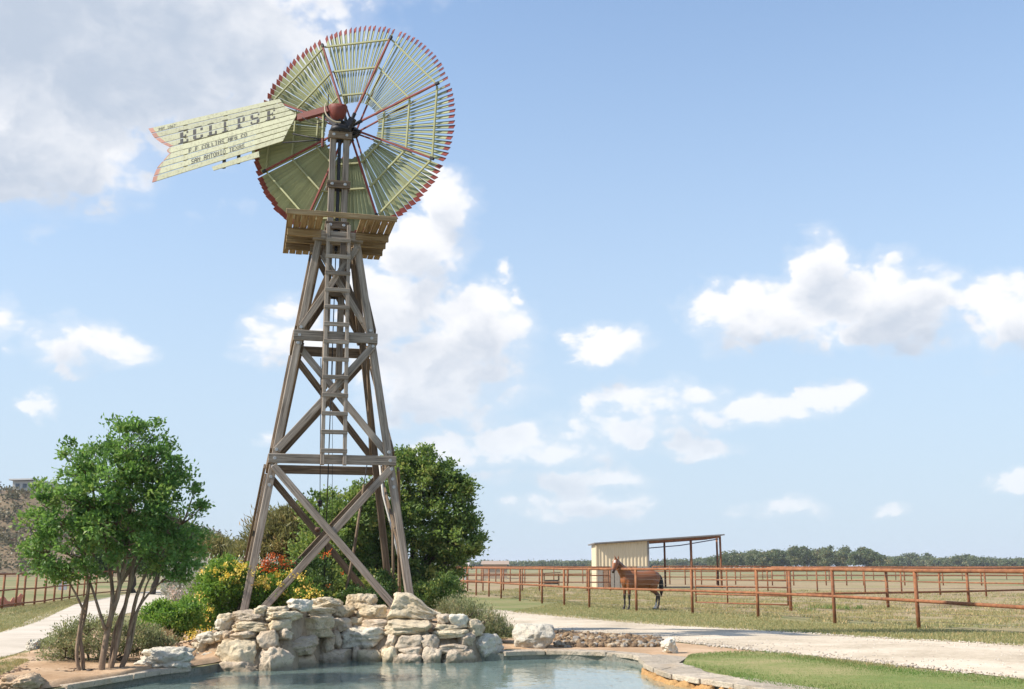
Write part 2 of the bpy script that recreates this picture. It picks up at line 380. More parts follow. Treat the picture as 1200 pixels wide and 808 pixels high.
# ------------------------------------------------------------------ ground, road, pool
POOL_R = [(590, 766), (640, 764.5), (700, 766), (740, 769), (756, 773), (757, 780), (790, 792), (850, 801.5), (890, 809)]
pool = [GP(x, y, TZ) for x, y in POOL_R]
pool += [Vector((3.6, 11.2, TZ)), Vector((4.1, 8, TZ)), Vector((3, 5.2, TZ)), Vector((-3, 4.6, TZ)), Vector((-8, 6.5, TZ)), Vector((-7.6, 10.5, TZ))]
LEFT = [(20, 813), (75, 806), (120, 798.5), (150, 793.5), (188, 787.5), (224, 784)]
pool += [GP(x, y, TZ) for x, y in LEFT]
wl = [(224, 784), (262, 786.5), (300, 787), (338, 786), (368, 778), (412, 775), (460, 777), (500, 777.5), (552, 776.5), (590, 772)]
WZ = .14                                         # water level
wallbase = [GP(x, y, WZ) for x, y in wl]
for p in wallbase[1:-1]: pool.append(Vector((p.x, p.y + .35, TZ)))
def ground():
    bm = bmesh.new()
    def loop(pts):
        vs = [bm.verts.new(p) for p in pts]
        return [bm.edges.new((vs[i], vs[(i + 1) % len(vs)])) for i in range(len(vs))]
    e = loop([Vector((x, y, TZ)) for x, y in ((-60, -30), (60, -30), (60, 19), (-60, 19))])
    e += loop([Vector((p.x, p.y, TZ)) for p in pool])
    bmesh.ops.triangle_fill(bm, use_beauty=True, use_dissolve=False, edges=e)
    ys = [19, 20, 21.5, 23, 24.5, 26, 27.5, 29, 31, 34, 40, 60, 100, 200, 500, 1200, 4000]
    xs = [-4000, -1000, -300, -60, 0, 60, 300, 1000, 4000]
    g = [[bm.verts.new((x, y, zg(x, y))) for x in xs] for y in ys]
    for i in range(len(ys) - 1):
        for j in range(len(xs) - 1): bm.faces.new((g[i][j], g[i][j + 1], g[i + 1][j + 1], g[i + 1][j]))
    for sx in (-1, 1):
        q = [bm.verts.new(p) for p in ((sx * 60, -30, TZ), (sx * 60, 19, TZ), (sx * 4000, 19, TZ), (sx * 4000, -30, TZ))]; bm.faces.new(q)
    me = bmdone(bm, 'ground')
    for p in me.polygons:
        if p.normal.z < 0: p.flip()
    o = mobj('ground', me, FIELD); o['kind'] = 'structure'
ground()
def strip(name, a, b, mat, off, m=6, k=4, crown=0):
    a, b = smoothpath(a, k), smoothpath(b, k); vs, fs = [], []
    for p, q in zip(a, b):
        for j in range(m + 1):
            t = j / m; v = p.lerp(q, t); vs.append((v.x, v.y, zg(v.x, v.y) + off + crown * 4 * t * (1 - t)))
    for i in range(len(a) - 1):
        for j in range(m):
            c = i * (m + 1) + j; fs.append((c, c + 1, c + m + 2, c + m + 1))
    me = mesh(name, vs, fs, True)
    if me.polygons[0].normal.z < 0:
        me.flip_normals()
    o = mobj(name, me, mat); o['kind'] = 'structure'; return o
ra = [G(x, y) for x, y in ((1330, 772), (1200, 757), (1020, 748), (840, 736), (700, 725.5), (597, 717), (520, 711), (430, 705.5))]
rb = [G(x, y) for x, y in ((1330, 815), (1200, 797), (1010, 776), (885, 763), (775, 751), (655, 740), (560, 731), (440, 718))]
strip('gravel_road', ra, rb, GRAVEL, .008, 6, 5, .02)
la = [G(x, y) for x, y in ((-150, 790), (-60, 766), (0, 742), (45, 722), (100, 706), (190, 691), (300, 683))]
lb = [G(x, y) for x, y in ((-150, 830), (-60, 800), (0, 772), (45, 757), (130, 724), (240, 700), (330, 688))]
strip('garden_path', la, lb, groundmat('smooth_path', [(.36, (.44, .38, .30)), (.5, (.54, .47, .38)), (.64, (.60, .53, .44))], .5, 2, .0005), .008, 4, 2, .01)
# verge between the road and the pipe fence; bare paddock; left lawn
FPOST = [(542.7, 697), (558, 698.2), (573, 699.6), (587.3, 702), (609.3, 704.8), (635.3, 707.6), (661.3, 710.3), (690.7, 713), (746, 716.8), (811.7, 719.6), (888.7, 724.5), (978.6, 731.3), (1077, 738), (1225, 748)]
fpos = [G(x, y) for x, y in FPOST]
va = [p + Vector((.9, 1.2, 0)) for p in fpos]
vb = [G(x, y) for x, y in ((430, 706), (460, 708), (490, 710), (520, 712), (560, 714.5), (597, 718), (630, 720.5), (665, 723.5), (720, 728), (790, 733.5), (880, 740.5), (1000, 748.5), (1100, 753.5), (1240, 762))]
strip('verge', vb, va, VERGE, .004, 5, 3)
pa = [Vector((-14, 62, 0)), Vector((0, 58, 0)), Vector((6, 43, 0)), Vector((11, 36, 0)), Vector((24, 33, 0))]
pb = [Vector((-14, 200, 0)), Vector((14, 170, 0)), Vector((30, 120, 0)), Vector((44, 95, 0)), Vector((60, 70, 0))]
strip('paddock_soil', pa, pb, BARE, .005, 10, 5)
ga = [G(x, y) for x, y in ((-120, 800), (-60, 790), (0, 775), (28, 770))]
gb = [G(x, y) for x, y in ((-120, 860), (-60, 830), (-10, 797), (34, 780))]
strip('lawn_patch', ga, gb, LAWN, .045, 5, 5, .02)
lw_a = [G(x, y) for x, y in ((1330, 818), (1200, 799), (1020, 782), (940, 770), (885, 765.5), (820, 768), (806, 772))]
lw_b = [G(x, y) for x, y in ((1500, 905), (1330, 875), (1160, 838), (1010, 822), (905, 806), (850, 794), (800, 781))]
strip('lawn', lw_a, lw_b, LAWN, .014, 8, 5, .03)
sa = [G(x, y) for x, y in ((640, 741), (700, 744), (775, 752), (885, 764), (960, 771))]
sb = [G(x, y) for x, y in ((610, 762), (700, 763), (770, 769), (815, 774), (880, 782))]
strip('soil_strip', sa, sb, SOIL, .011, 4, 4)

def poolparts():
    n = len(pool); vs, fs = [], []
    for p in pool: vs.append((p.x, p.y, TZ - .001)); 
    for p in pool: vs.append((p.x, p.y, -.65))
    for i in range(n): fs.append((i, (i + 1) % n, n + (i + 1) % n, n + i))
    o = mobj('pool_basin', mesh('pool_basin', vs, fs), limestone('pool_tile', (.30, .29, .24))); tag(o, None, kind='structure')
    bm = bmesh.new(); v = [bm.verts.new((p.x, p.y, -.65)) for p in pool]
    bmesh.ops.triangle_fill(bm, use_beauty=True, edges=[bm.edges.new((v[i], v[(i + 1) % n])) for i in range(n)])
    o = mobj('pool_floor', bmdone(bm, 'pool_floor'), PLASTER); o['kind'] = 'structure'
    bm = bmesh.new(); v = [bm.verts.new((p.x, p.y, WZ)) for p in pool]
    bmesh.ops.triangle_fill(bm, use_beauty=True, edges=[bm.edges.new((v[i], v[(i + 1) % n])) for i in range(n)])
    me = bmdone(bm, 'water')
    if me.polygons[0].normal.z < 0: me.flip_normals()
    o = mobj('water', me, WATER); o['kind'] = 'structure'
poolparts()

# ------------------------------------------------------------------ planting bed mound
def moundh(x, y):
    # bed behind the stone wall, falling to the terrace at both ends and at the back
    h = 0
    fx = sstep(-6.1, -4.3, x) * (1 - sstep(-1.5, -.2, x))
    fy = (1 - sstep(23.5, 27, y)) * sstep(16.4, 18.0, y)
    return (.36 + .2 * sstep(19.5, 21, y)) * fx * fy
def pathside(x, y):                              # 1 on the garden path, where the soil of the bed ends
    for p, q in zip(lb[1:], lb[2:]):
        if p.y <= y <= q.y:
            e = p.x + (q.x - p.x) * (y - p.y) / (q.y - p.y) + .12 * nz((x, y, 5), 1.5); return 1 - sstep(e, e + .25, x)
    return 0
def bed():
    xs = np.linspace(-11.5, 1.2, 110); ys = np.linspace(12.6, 27.5, 60)
    def front(x):                                # y of the pool edge at this x (wall or left bank)
        pts = sorted([(p.x, p.y + .28) for p in wallbase] + [(GP(a, b, TZ).x, GP(a, b, TZ).y + .12) for a, b in LEFT[:-1]] + [(-11.6, 12.9)])
        for (x0, y0), (x1, y1) in zip(pts, pts[1:]):
            if x0 <= x <= x1: return y0 + (y1 - y0) * (x - x0) / max(1e-6, x1 - x0)
        return pts[-1][1] + .2 if x > pts[-1][0] else pts[0][1]
    vs, fs = [], []
    for x in xs:
        f = front(x)
        for t in np.linspace(0, 1, 50):
            y = f + (27.4 - f) * t ** 1.2
            edge = sstep(0, .25, (y - f)) 
            z = zg(x, y) + .012 + moundh(x, y) + (.035 * nz((x, y, 0), 1.4) + .05 * nz((x, y, 3), .5) + .05) * edge * (1 - sstep(24, 27, y)) * sstep(-11.4, -10, x)
            z -= .05 * sstep(24.5, 27.2, y) + .05 * sstep(.2, 1.1, x) + .06 * (1 - sstep(-11.5, -10.3, x))
            z -= .16 * pathside(x, y)
            vs.append((x, y, z))
    for i in range(len(xs) - 1):
        for j in range(49): fs.append((i * 50 + j, i * 50 + j + 1, (i + 1) * 50 + j + 1, (i + 1) * 50 + j))
    me = mesh('planting_bed', vs, fs, True)
    if me.polygons[0].normal.z < 0: me.flip_normals()
    o = mobj('planting_bed', me, SOIL); o['kind'] = 'structure'
bed()

# ------------------------------------------------------------------ stones
def stonemesh(sx, sy, sz, seed, blocky=.5, rough=.08, sub=4):
    rr = random.Random(seed)
    bm = bmesh.new(); bmesh.ops.create_icosphere(bm, subdivisions=sub, radius=1)
    planes = []
    for _ in range(int(7 + 6 * blocky)):
        d = Vector((rr.gauss(0, 1), rr.gauss(0, 1), rr.gauss(0, .8))).normalized(); planes.append((d, rr.uniform(.66, .96)))
    e = 2.4 + 5.5 * blocky
    for v in bm.verts:
        c = v.co.normalized()
        r = (abs(c.x) ** e + abs(c.y) ** e + abs(c.z) ** e) ** (-1 / e)
        p = c * min(r, 1.45)
        for d, k in planes:
            k2 = k * (1 + .35 * blocky); q = p.dot(d)
            if q > k2: p -= d * (q - k2) * .9
        f = 1 + rough * 1.6 * nz(c, 1.6, seed) + rough * .9 * nz(c, 4, seed + 3) + rough * .55 * nz(c, 8, seed + 5) + rough * .3 * nz(c, 17, seed + 7)
        f += rough * .5 * blocky * math.sin(c.z * 7 + 4 * nz(c, 1.2, seed + 9)) * .5 - rough * .9 * max(0, nz(c, 3.1, seed + 12)) 
        p = p * f
        v.co = Vector((p.x * sx, p.y * sy, p.z * sz))
    me = bmdone(bm, 'stone', True); return me
def fit(me, sx, sy, sz):                         # scale a mesh to full size sx, sy, sz
    co = np.empty(len(me.vertices) * 3); me.vertices.foreach_get('co', co); co = co.reshape(-1, 3)
    lo, hi = co.min(0), co.max(0)
    co = (co - (lo + hi) / 2) / (hi - lo) * np.array([sx, sy, sz]); me.vertices.foreach_set('co', co.ravel()); me.update()

def wallY(x, z):
    pts = [(p.x, p.y) for p in wallbase]
    y = pts[0][1] if x < pts[0][0] else pts[-1][1]
    for (x0, y0), (x1, y1) in zip(pts, pts[1:]):
        if x0 <= x <= x1: y = y0 + (y1 - y0) * (x - x0) / (x1 - x0)
    return y + .62 * max(0, z - WZ)
def onwall(px, py):
    Y = 18
    for _ in range(40):
        p = PX(px, py, Y); Y = .5 * Y + .5 * wallY(p.x, p.z)
    return PX(px, py, Y)
STONES = [(221, 766, 250, 786, .9, 1), (228, 742, 255, 755, .3, 1), (226, 754, 241, 766, .3, 0), (252, 741, 264, 751, .3, 1), (251, 726, 270, 740, .3, 1),
 (257, 720, 272, 730, .3, 0), (272, 716, 310, 730, .7, 2), (271, 729, 315, 740, .7, 0), (313, 727, 338, 739, .6, 0), (298, 711, 311, 722, .3, 0),
 (269, 741, 301, 749, .8, 2), (251, 750, 303, 777, .7, 0), (301, 740, 325, 762, .6, 2), (325, 738, 338, 749, .4, 2), (311, 712, 338, 720, .5, 0),
 (310, 717, 352, 728, .7, 0), (336, 703, 366, 716, .2, 1), (342, 713, 391, 723, .8, 0), (365, 701, 403, 714, .3, 0), (337, 723, 391, 747, .7, 0),
 (303, 760, 341, 788, .8, 2), (328, 747, 374, 768, .5, 2), (372, 747, 388, 764, .5, 2), (388, 711, 413, 725, .3, 0), (251, 775, 304, 788, .7, 2),
 (339, 767, 369, 778, .6, 2), (367, 762, 413, 775, .7, 2), (387, 725, 410, 741, .5, 2), (405, 697, 441, 720, .2, 0), (419, 709, 454, 728, .2, 0),
 (409, 724, 431, 737, .5, 0), (392, 734, 457, 761, .5, 1), (450, 727, 507, 747, .6, 0), (425, 727, 454, 737, .6, 2), (464, 746, 496, 762, .7, 2),
 (494, 745, 514, 762, .6, 2), (421, 762, 449, 775, .6, 0), (446, 759, 469, 775, .3, 0), (467, 759, 495, 768, .7, 2), (460, 766, 496, 778, .6, 2),
 (495, 759, 517, 777, .3, 2), (505, 739, 550, 747, .7, 0), (507, 733, 539, 741, .4, 0), (512, 721, 528, 732, .4, 2), (525, 721, 548, 737, .5, 1),
 (545, 727, 569, 746, .2, 0), (551, 744, 591, 773, .2, 1), (511, 756, 548, 766, .7, 2), (516, 763, 556, 777, .6, 2), (537, 742, 556, 758, .4, 2),
 (413, 759, 424, 774, .4, 2), (455, 744, 467, 760, .4, 2), (388, 740, 394, 762, .4, 2), (264, 740, 272, 752, .3, 2)]
wallt = thing('stone_wall', 'dry-stacked cream limestone retaining wall rising from the pool under the windmill', 'wall', wallbase[4] - Vector((0, 0, .3)))
def wallcore():
    vs, fs = [], []; N = 40
    xs = [wallbase[0].x + .12 + (wallbase[-1].x - wallbase[0].x - .3) * i / N for i in range(N + 1)]
    top = [(224, 770), (250, 745), (270, 728), (300, 722), (345, 716), (400, 716), (440, 722), (500, 728), (530, 730), (560, 745), (592, 768)]
    def tz(x):
        pts = [onwall(a, b) for a, b in top]
        for p, q in zip(pts, pts[1:]):
            if p.x <= x <= q.x: return p.z + (q.z - p.z) * (x - p.x) / (q.x - p.x)
        return pts[0].z if x < pts[0].x else pts[-1].z
    for x in xs:
        zt = tz(x)
        for j in range(9):
            z = -.5 + (zt + .5 - .03) * j / 8
            vs.append((x, wallY(x, z) + .11 + .04 * nz((x, z, 0), 4), z))
        vs.append((x, wallY(x, zt) + .8, zt - .03)); 
    for i in range(N):
        for j in range(9): fs.append((i * 10 + j, (i + 1) * 10 + j, (i + 1) * 10 + j + 1, i * 10 + j + 1))
    me = mesh('mortar', vs, fs, True); mobj('mortar', me, MORTAR, wallt)
wallcore()
for i, (x0, y0, x1, y1, bl, mi) in enumerate(STONES):
    c = onwall((x0 + x1) / 2, (y0 + y1) / 2); k = mpp(c.y, (y0 + y1) / 2)
    w, h = (x1 - x0 + 2.5) * k, (y1 - y0 + 2.5) * k
    if y1 > 773: h += .22; c.z -= .11
    dp = min(.75, max(.34, w * .75))
    me = stonemesh(1, 1, 1, 100 + i, min(1, bl + .15), .10 if bl > .5 else .13, 5 if w > .5 else 4); fit(me, w, dp, h)
    j = wallY(c.x + .3, .1) - wallY(c.x - .3, .1)
    mobj('stone', me, (LIME, LIMEW, LIMEP)[mi], wallt, Matrix.Translation((c.x, c.y + dp * .22, c.z)) @ Matrix.Rotation(math.atan2(j, .6) * .8, 4, 'Z') @ Matrix.Rotation(random.uniform(-.05, .05), 4, 'Y'))
def peak():                                      # the pointed boulder that crowns the wall
    me = stonemesh(1, 1, 1, 77, .25, .1, 5); k = mpp(19.2, 712); fit(me, 62 * k, .75, 34 * k)
    for v in me.vertices:
        u = v.co.x / (31 * k); t = v.co.z / (34 * k) + .5
        top = .98 - .62 * sstep(-.42, .95, u) - .35 * sstep(-.6, -1.0, u)
        v.co.z = (t * top - .5) * 34 * k if t > .12 else v.co.z
    c = onwall(484, 711); mobj('stone', me, LIME, wallt, Matrix.Translation((c.x, c.y + .2, c.z)))
peak()
def boulder(label, x0, y0, x1, y1, depth, mat, seed, bl=.3, rough=.13, base=None, sink=.06, cat='boulder'):
    p = G((x0 + x1) / 2, y1) if base is None else base; k = mpp(p.y, y1)
    me = stonemesh(1, 1, 1, seed, bl, rough, 5); fit(me, (x1 - x0) * k, depth, (y1 - y0) * k + sink)
    o = mobj('boulder', me, mat, None, Matrix.Translation((p.x, p.y + depth * .4, p.z + ((y1 - y0) * k - sink) / 2)))
    return tag(o, label, cat)
boulder('low white craggy limestone boulder beside the multi-stemmed tree', 152, 761, 221, 786, .7, LIMEW, 301, .2, .2)
boulder('large blocky pale boulder between the rosemary bush and the river rocks', 600, 733, 652, 761, .8, LIMEW, 302, .6, .08)
boulder('small white upright stone at the end of the river rocks', 775, 747, 796, 767, .3, LIMEW, 303, .1, .2, cat='stone')
boulder('rough tan boulder on the soil bank at the pool end', -14, 792, 40, 812, .8, limestone('tan_boulder', (.52, .38, .25)), 304, .2, .16)
boulder('small pale rock at the path edge beside the grey-green shrub', 26, 750, 42, 763, .35, LIMEW, 306, .3, .15, cat='stone')

def cobbles():
    vs, fs = [], []
    base = bmesh.new(); bmesh.ops.create_icosphere(base, subdivisions=2, radius=1); bv = [v.co.copy() for v in base.verts]; bf = [[v.index for v in f.verts] for f in base.faces]; base.free()
    rr = random.Random(5); mi = []
    for i in range(1100):
        u = rr.random(); px = 650 + 124 * u; lo = 760 - 1 * u; hi = 742 + 11 * u
        py = lo + (hi - lo) * rr.random(); p = G(px, py)
        s = rr.uniform(.028, .062); sc = Vector((s * rr.uniform(.9, 1.5), s * rr.uniform(.8, 1.2), s * rr.uniform(.6, 1)))
        heap = .11 * (1 - abs((py - (lo + hi) / 2) / ((lo - hi) / 2 + .1)) ** 2) * rr.uniform(.3, 1)
        rot = Matrix.Rotation(rr.uniform(0, 6.3), 3, 'Z') @ Matrix.Rotation(rr.uniform(-.5, .5), 3, 'X'); b = len(vs)
        for v in bv:
            q = v * (1 + .55 * nz(v, 1.5, i)); vs.append(p + Vector((0, 0, heap + s * .4)) + rot @ Vector((q.x * sc.x, q.y * sc.y, q.z * sc.z)))
        fs += [[b + a for a in f] for f in bf]; k = rr.choice((0, 0, 0, 1, 2, 2, 3)); mi += [k] * len(bf)
    o = mobj('river_rocks', mesh('river_rocks', vs, fs, True, mi), [limestone('cobble_tan', (.36, .25, .15)), limestone('cobble_cream', (.52, .43, .31)), limestone('cobble_brown', (.24, .165, .105)), limestone('cobble_grey', (.36, .33, .29))])
    tag(o, 'heap of tan and cream river rocks between the pool coping and the gravel road', 'rocks', kind='stuff')
cobbles()

# coping: flagstones along the pool edge
def coping():
    t = thing('pool_coping', 'cream flagstone coping along the right and far edge of the pool', 'coping', pool[3])
    def run(pts, width, seg, parent, thick=.07, over=.05, mat=COPE):
        pts = smoothpath(pts, 6); L = [0]
        for a, b in zip(pts, pts[1:]): L.append(L[-1] + (b - a).length)
        def at(s):
            for i in range(len(pts) - 1):
                if L[i + 1] >= s: return pts[i].lerp(pts[i + 1], (s - L[i]) / max(1e-6, L[i + 1] - L[i])), (pts[i + 1] - pts[i]).normalized()
            return pts[-1], (pts[-1] - pts[-2]).normalized()
        s = 0
        while s < L[-1] - .1:
            e = min(L[-1], s + seg * random.uniform(.75, 1.3)); K = 4; a, b = [], []
            for j in range(K + 1):
                p, d = at(s + .012 + (e - s - .024) * j / K); nrm = Vector((-d.y, d.x, 0))
                a.append(p - nrm * (over + random.uniform(-.012, .012))); b.append(p + nrm * (width + random.uniform(-.04, .05)))
            zt = TZ + .028 + random.uniform(-.004, .006); vs = []
            for p in a + b[::-1]: vs.append((p.x, p.y, zt))
            for p in a + b[::-1]: vs.append((p.x, p.y, zt - thick))
            n = len(a) * 2; fs = [tuple(range(n)), tuple(range(2 * n - 1, n - 1, -1))] + [(i, n + i, n + (i + 1) % n, (i + 1) % n) for i in range(n)]
            bm = bmesh.new()
            me = mesh('coping_stone', vs, fs); bm.from_mesh(me); bmesh.ops.bevel(bm, geom=bm.edges[:], offset=.008, segments=1, affect='EDGES'); bm.to_mesh(me); bm.free()
            c = Vector(vs[0]); 
            for v in me.vertices: v.co -= c
            mobj('coping_stone', me, mat, parent, Matrix.Translation(c)); s = e
    # outward normal is to the left of the direction of travel
    run([Vector((p.x, p.y, 0)) for p in pool[0:5]], .30, .9, t)
    run([Vector((p.x, p.y, 0)) for p in pool[5:11]], .55, .75, t)
    # the corner flag
    q = [GP(x, y, TZ + .03) for x, y in ((757.5, 777.5), (748, 770.5), (772, 767), (806, 770), (797, 776), (790, 781), (775, 785))]
    n = len(q); vs = [tuple(p) for p in q] + [(p.x, p.y, p.z - .07) for p in q]
    fs = [tuple(range(n)), tuple(range(2 * n - 1, n - 1, -1))] + [(i, (i + 1) % n, n + (i + 1) % n, n + i) for i in range(n)]
    bm = bmesh.new(); me = mesh('coping_stone', vs, fs); bm.from_mesh(me); bmesh.ops.recalc_face_normals(bm, faces=bm.faces[:]); bm.to_mesh(me); bm.free()
    mobj('coping_stone', me, COPE, t)
    t2 = thing('pool_coping', 'grey flagstone coping at the foot of the multi-stemmed tree', 'coping', pool[-12])
    lf = [GP(x, y, TZ) for x, y in LEFT]
    run([Vector((p.x, p.y, 0)) for p in lf[1:]], .22, 1.1, t2)
    # stained stone face of the pool wall under the right hand coping
    st = thing('pool_wall', 'orange-stained rough stone pool wall below the right-hand coping', 'wall', pool[5])
    pts = smoothpath([Vector((p.x, p.y, 0)) for p in pool[5:10]], 8); i = 0; rr = random.Random(9)
    s = 0; L = [0]
    for a, b in zip(pts, pts[1:]): L.append(L[-1] + (b - a).length)
    while s < L[-1] - .2:
        w = rr.uniform(.22, .5); m = s + w / 2
        for a, b, l0, l1 in zip(pts, pts[1:], L, L[1:]):
            if l0 <= m <= l1:
                p = a.lerp(b, (m - l0) / (l1 - l0)); d = (b - a).normalized(); break
        me = stonemesh(1, 1, 1, 900 + i, 1.0, .12, 4); fit(me, w * 1.2, .22, .42); i += 1
        mobj('stone', me, STAIN, st, Matrix.Translation((p.x, p.y, .02)) @ Matrix.Rotation(math.atan2(d.y, d.x), 4, 'Z'))
        s += w
coping()

def pebbles():
    vs, fs, mi = [], [], []; rr = random.Random(33)
    bm = bmesh.new(); bmesh.ops.create_icosphere(bm, subdivisions=1, radius=1); bv = [v.co.copy() for v in bm.verts]; bf = [[v.index for v in f.verts] for f in bm.faces]; bm.free()
    A, Bq = smoothpath(ra, 5), smoothpath(rb, 5)
    for n in range(3600):
        i = rr.uniform(0, len(A) * .8); k = int(i); a = A[k].lerp(A[k + 1], i - k); b = Bq[k].lerp(Bq[k + 1], i - k)
        t = rr.choice((rr.uniform(-.01, 1.01), rr.uniform(0, 1), rr.gauss(0, .02), rr.gauss(1, .025))); p = a.lerp(b, t); s = rr.uniform(.008, .026); o = len(vs); rot = Matrix.Rotation(rr.uniform(0, 6), 3, 'Z')
        for v in bv:
            q = rot @ (v * (1 + .5 * nz(v, 1.4, n))) * s; vs.append((p.x + q.x, p.y + q.y, zg(p.x, p.y) + .02 + q.z * .7))
        fs += [[o + j for j in g] for g in bf]; mi += [rr.choice((0, 0, 1, 2))] * len(bf)
    o = mobj('loose_gravel', mesh('loose_gravel', vs, fs, False, mi), [plain('gravel_cream', (.52, .46, .38)), plain('gravel_tan', (.46, .39, .30)), plain('gravel_dark', (.36, .30, .24))])
    tag(o, 'loose pale gravel lying on the road', 'gravel', kind='stuff')
pebbles()

# ------------------------------------------------------------------ windmill
TC = Vector((-3.795, 22.1, 0)); PH = .241
def tw(lx, ly, z): return Vector((TC.x + lx * math.cos(PH) - ly * math.sin(PH), TC.y + lx * math.sin(PH) + ly * math.cos(PH), z))
def hw(z): return 1.684 - .15305 * z
TX = tw(1, 0, 0) - tw(0, 0, 0); TY = tw(0, 1, 0) - tw(0, 0, 0); UP = Vector((0, 0, 1))
mill = thing('windmill', 'tall wooden farm windmill with pale green slatted wheel and lettered tail vane', 'windmill', (TC.x, TC.y, .75))
Z1, Z2, ZP = 3.70, 6.24, 8.60
boltme = None
def bolt(p, n):
    global boltme
    if boltme is None:
        bm = bmesh.new(); bmesh.ops.create_cone(bm, cap_ends=True, segments=10, radius1=.036, radius2=.03, depth=.02); boltme = bmdone(bm, 'bolt'); boltme.materials.append(BOLTM)
    z = Vector(n).normalized(); x = z.orthogonal().normalized(); y = z.cross(x)
    mobj('bolt', boltme, None, mill, Matrix(((x.x, y.x, z.x, p.x), (x.y, y.y, z.y, p.y), (x.z, y.z, z.z, p.z), (0, 0, 0, 1))))
LW = .145
for sx in (-1, 1):
    for sy in (-1, 1):
        a, b = .35, ZP - .24
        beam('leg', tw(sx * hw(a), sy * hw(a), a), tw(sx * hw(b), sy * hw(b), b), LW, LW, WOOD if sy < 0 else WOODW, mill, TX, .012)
# each face: (outward local axis); local helper gives a point on the face at lateral s*hw(z), pushed out by o
FACES = [((0, -1), (1, 0)), ((0, 1), (1, 0)), ((-1, 0), (0, 1)), ((1, 0), (0, 1))]
for fi, (nrm, tan) in enumerate(FACES):
    def fp(s, z, o):
        w = hw(z); return tw(tan[0] * s + nrm[0] * (w + o), tan[1] * s + nrm[1] * (w + o), z)
    NW = tw(*nrm, 0) - tw(0, 0, 0); TW = tw(*tan, 0) - tw(0, 0, 0)
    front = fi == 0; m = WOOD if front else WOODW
    o1 = LW / 2 + .028 if fi < 2 else LW / 2 + .031; o2 = -(LW / 2 + .03)
    for z in (Z1, Z2):
        w = hw(z) + LW / 2 + .05; w += 0 if fi < 2 else -.05
        beam('girt', fp(-w, z, o1), fp(w, z, o1), .185 if z == Z1 else .215, .05, m, mill, UP)
        if front:
            for s in (-1, 1):
                for dz in (-.17, 0, .17): bolt(fp(s * hw(z + dz), z + dz, LW / 2 + (.058 if abs(dz) < .1 else .056)), NW)
    for k, (za, zb) in enumerate(((.62, Z1 - .15), (Z1 + .15, Z2 - .17), (Z2 + .17, ZP - .32))):
        wa, wb = hw(za), hw(zb)
        if k == 0: za = .5; wa = hw(za) - .05
        bw = .14 if k < 2 else .125
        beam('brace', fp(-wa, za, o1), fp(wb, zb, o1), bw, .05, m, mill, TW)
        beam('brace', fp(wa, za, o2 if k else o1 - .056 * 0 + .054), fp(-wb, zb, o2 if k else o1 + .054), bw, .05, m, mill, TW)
    if front:
        for s in (-1, 1):
            for z in (Z1 - .36, Z1 - .52): bolt(fp(s * hw(z), z, LW / 2 + .002), NW)
# cap beams carrying the platform, top girts
for fi, (nrm, tan) in enumerate(FACES[:2]):
    w = hw(ZP) + .09
    beam('cap_beam', tw(-w - .07, nrm[1] * (w + .04), ZP - .13), tw(w + .07, nrm[1] * (w + .04), ZP - .13), .2, .12, WOOD, mill, UP)
# platform: joists left to right, boards front to back, an opening at the front for the ladder
PW, PD = 1.10, 1.40
for ly in (-.55, -.05, .5):
    for s in ((-1, 1) if ly < -.4 else (0,)):
        if s: beam('joist', tw(s * .36, ly, ZP - .105), tw(s * (PW - .04), ly, ZP - .105), .17, .06, WOODP, mill, UP)
        else: beam('joist', tw(-PW + .04, ly, ZP - .105), tw(PW - .04, ly, ZP - .105), .17, .06, WOODP, mill, UP)
nb = 15; bw = 2 * PW / nb
for i in range(nb):
    x = -PW + bw * (i + .5); hole = abs(x) < .34
    y0 = (.22 if hole else -PD) + random.uniform(-.025, .025); y1 = PD + random.uniform(-.03, .03)
    beam('board', tw(x, y0, ZP), tw(x, y1, ZP), bw - random.uniform(.008, .026), .035, WOODP, mill, TX, .004)
beam('edge_rail', tw(-PW - .02, -PD - .02, ZP + .045), tw(PW + .02, -PD - .02, ZP + .045), .05, .11, WOODP, mill, TX if False else TY)
# ladder on the front face
def lp(s, z, o=.20): return tw(s, -(hw(z) + o), z)
za, zb = Z1 - .12, ZP + .12
lad = beam('ladder', lp(-.215, za), lp(-.215, zb), .075, .06, WOOD, mill, TX)
beam('ladder_rail', lp(.215, za), lp(.215, zb), .075, .06, WOOD, lad, TX)
z = za + .28
while z < zb - .1:
    beam('rung', lp(-.26, z, .225), lp(.26, z, .225), .045, .085, WOOD, lad, TY); z += .375
# mast: two posts with a dark pump pole between them, cross plates
for s in (-1, 1):
    beam('mast_post', tw(s * .145, 0, 5.3), tw(s * .145, 0, 11.02), .13, .16, WOODW if False else WOOD, mill, TX)
beam('pump_pole', tw(0, .02, 8.3), tw(0, .02, 11.1), .07, .07, IRON, mill, TX)
tubeobj('pump_rod', [tw(0, .02, 1.2), tw(0, .02, 8.4)], .012, IRON, mill, 6)
for z in (7.35, 8.85, 9.78, 10.92):
    for sy in (-1, 1):
        beam('cross_plate', tw(-.255, sy * .108, z), tw(.255, sy * .108, z), .17, .05, WOODW, mill, UP)
    if z > 8:
        for s in (-1, 1): bolt(tw(s * .14, -.143, z), tw(0, -1, 0) - tw(0, 0, 0))
for sy in (-1, 1):                               # inner struts that tie the mast to the legs
    for s in (-1, 1):
        beam('strut', tw(s * (hw(6.6) - .1), sy * (hw(6.6) - .1), 6.6), tw(s * .1, sy * .14, 7.9), .11, .05, WOODW, mill, TX)
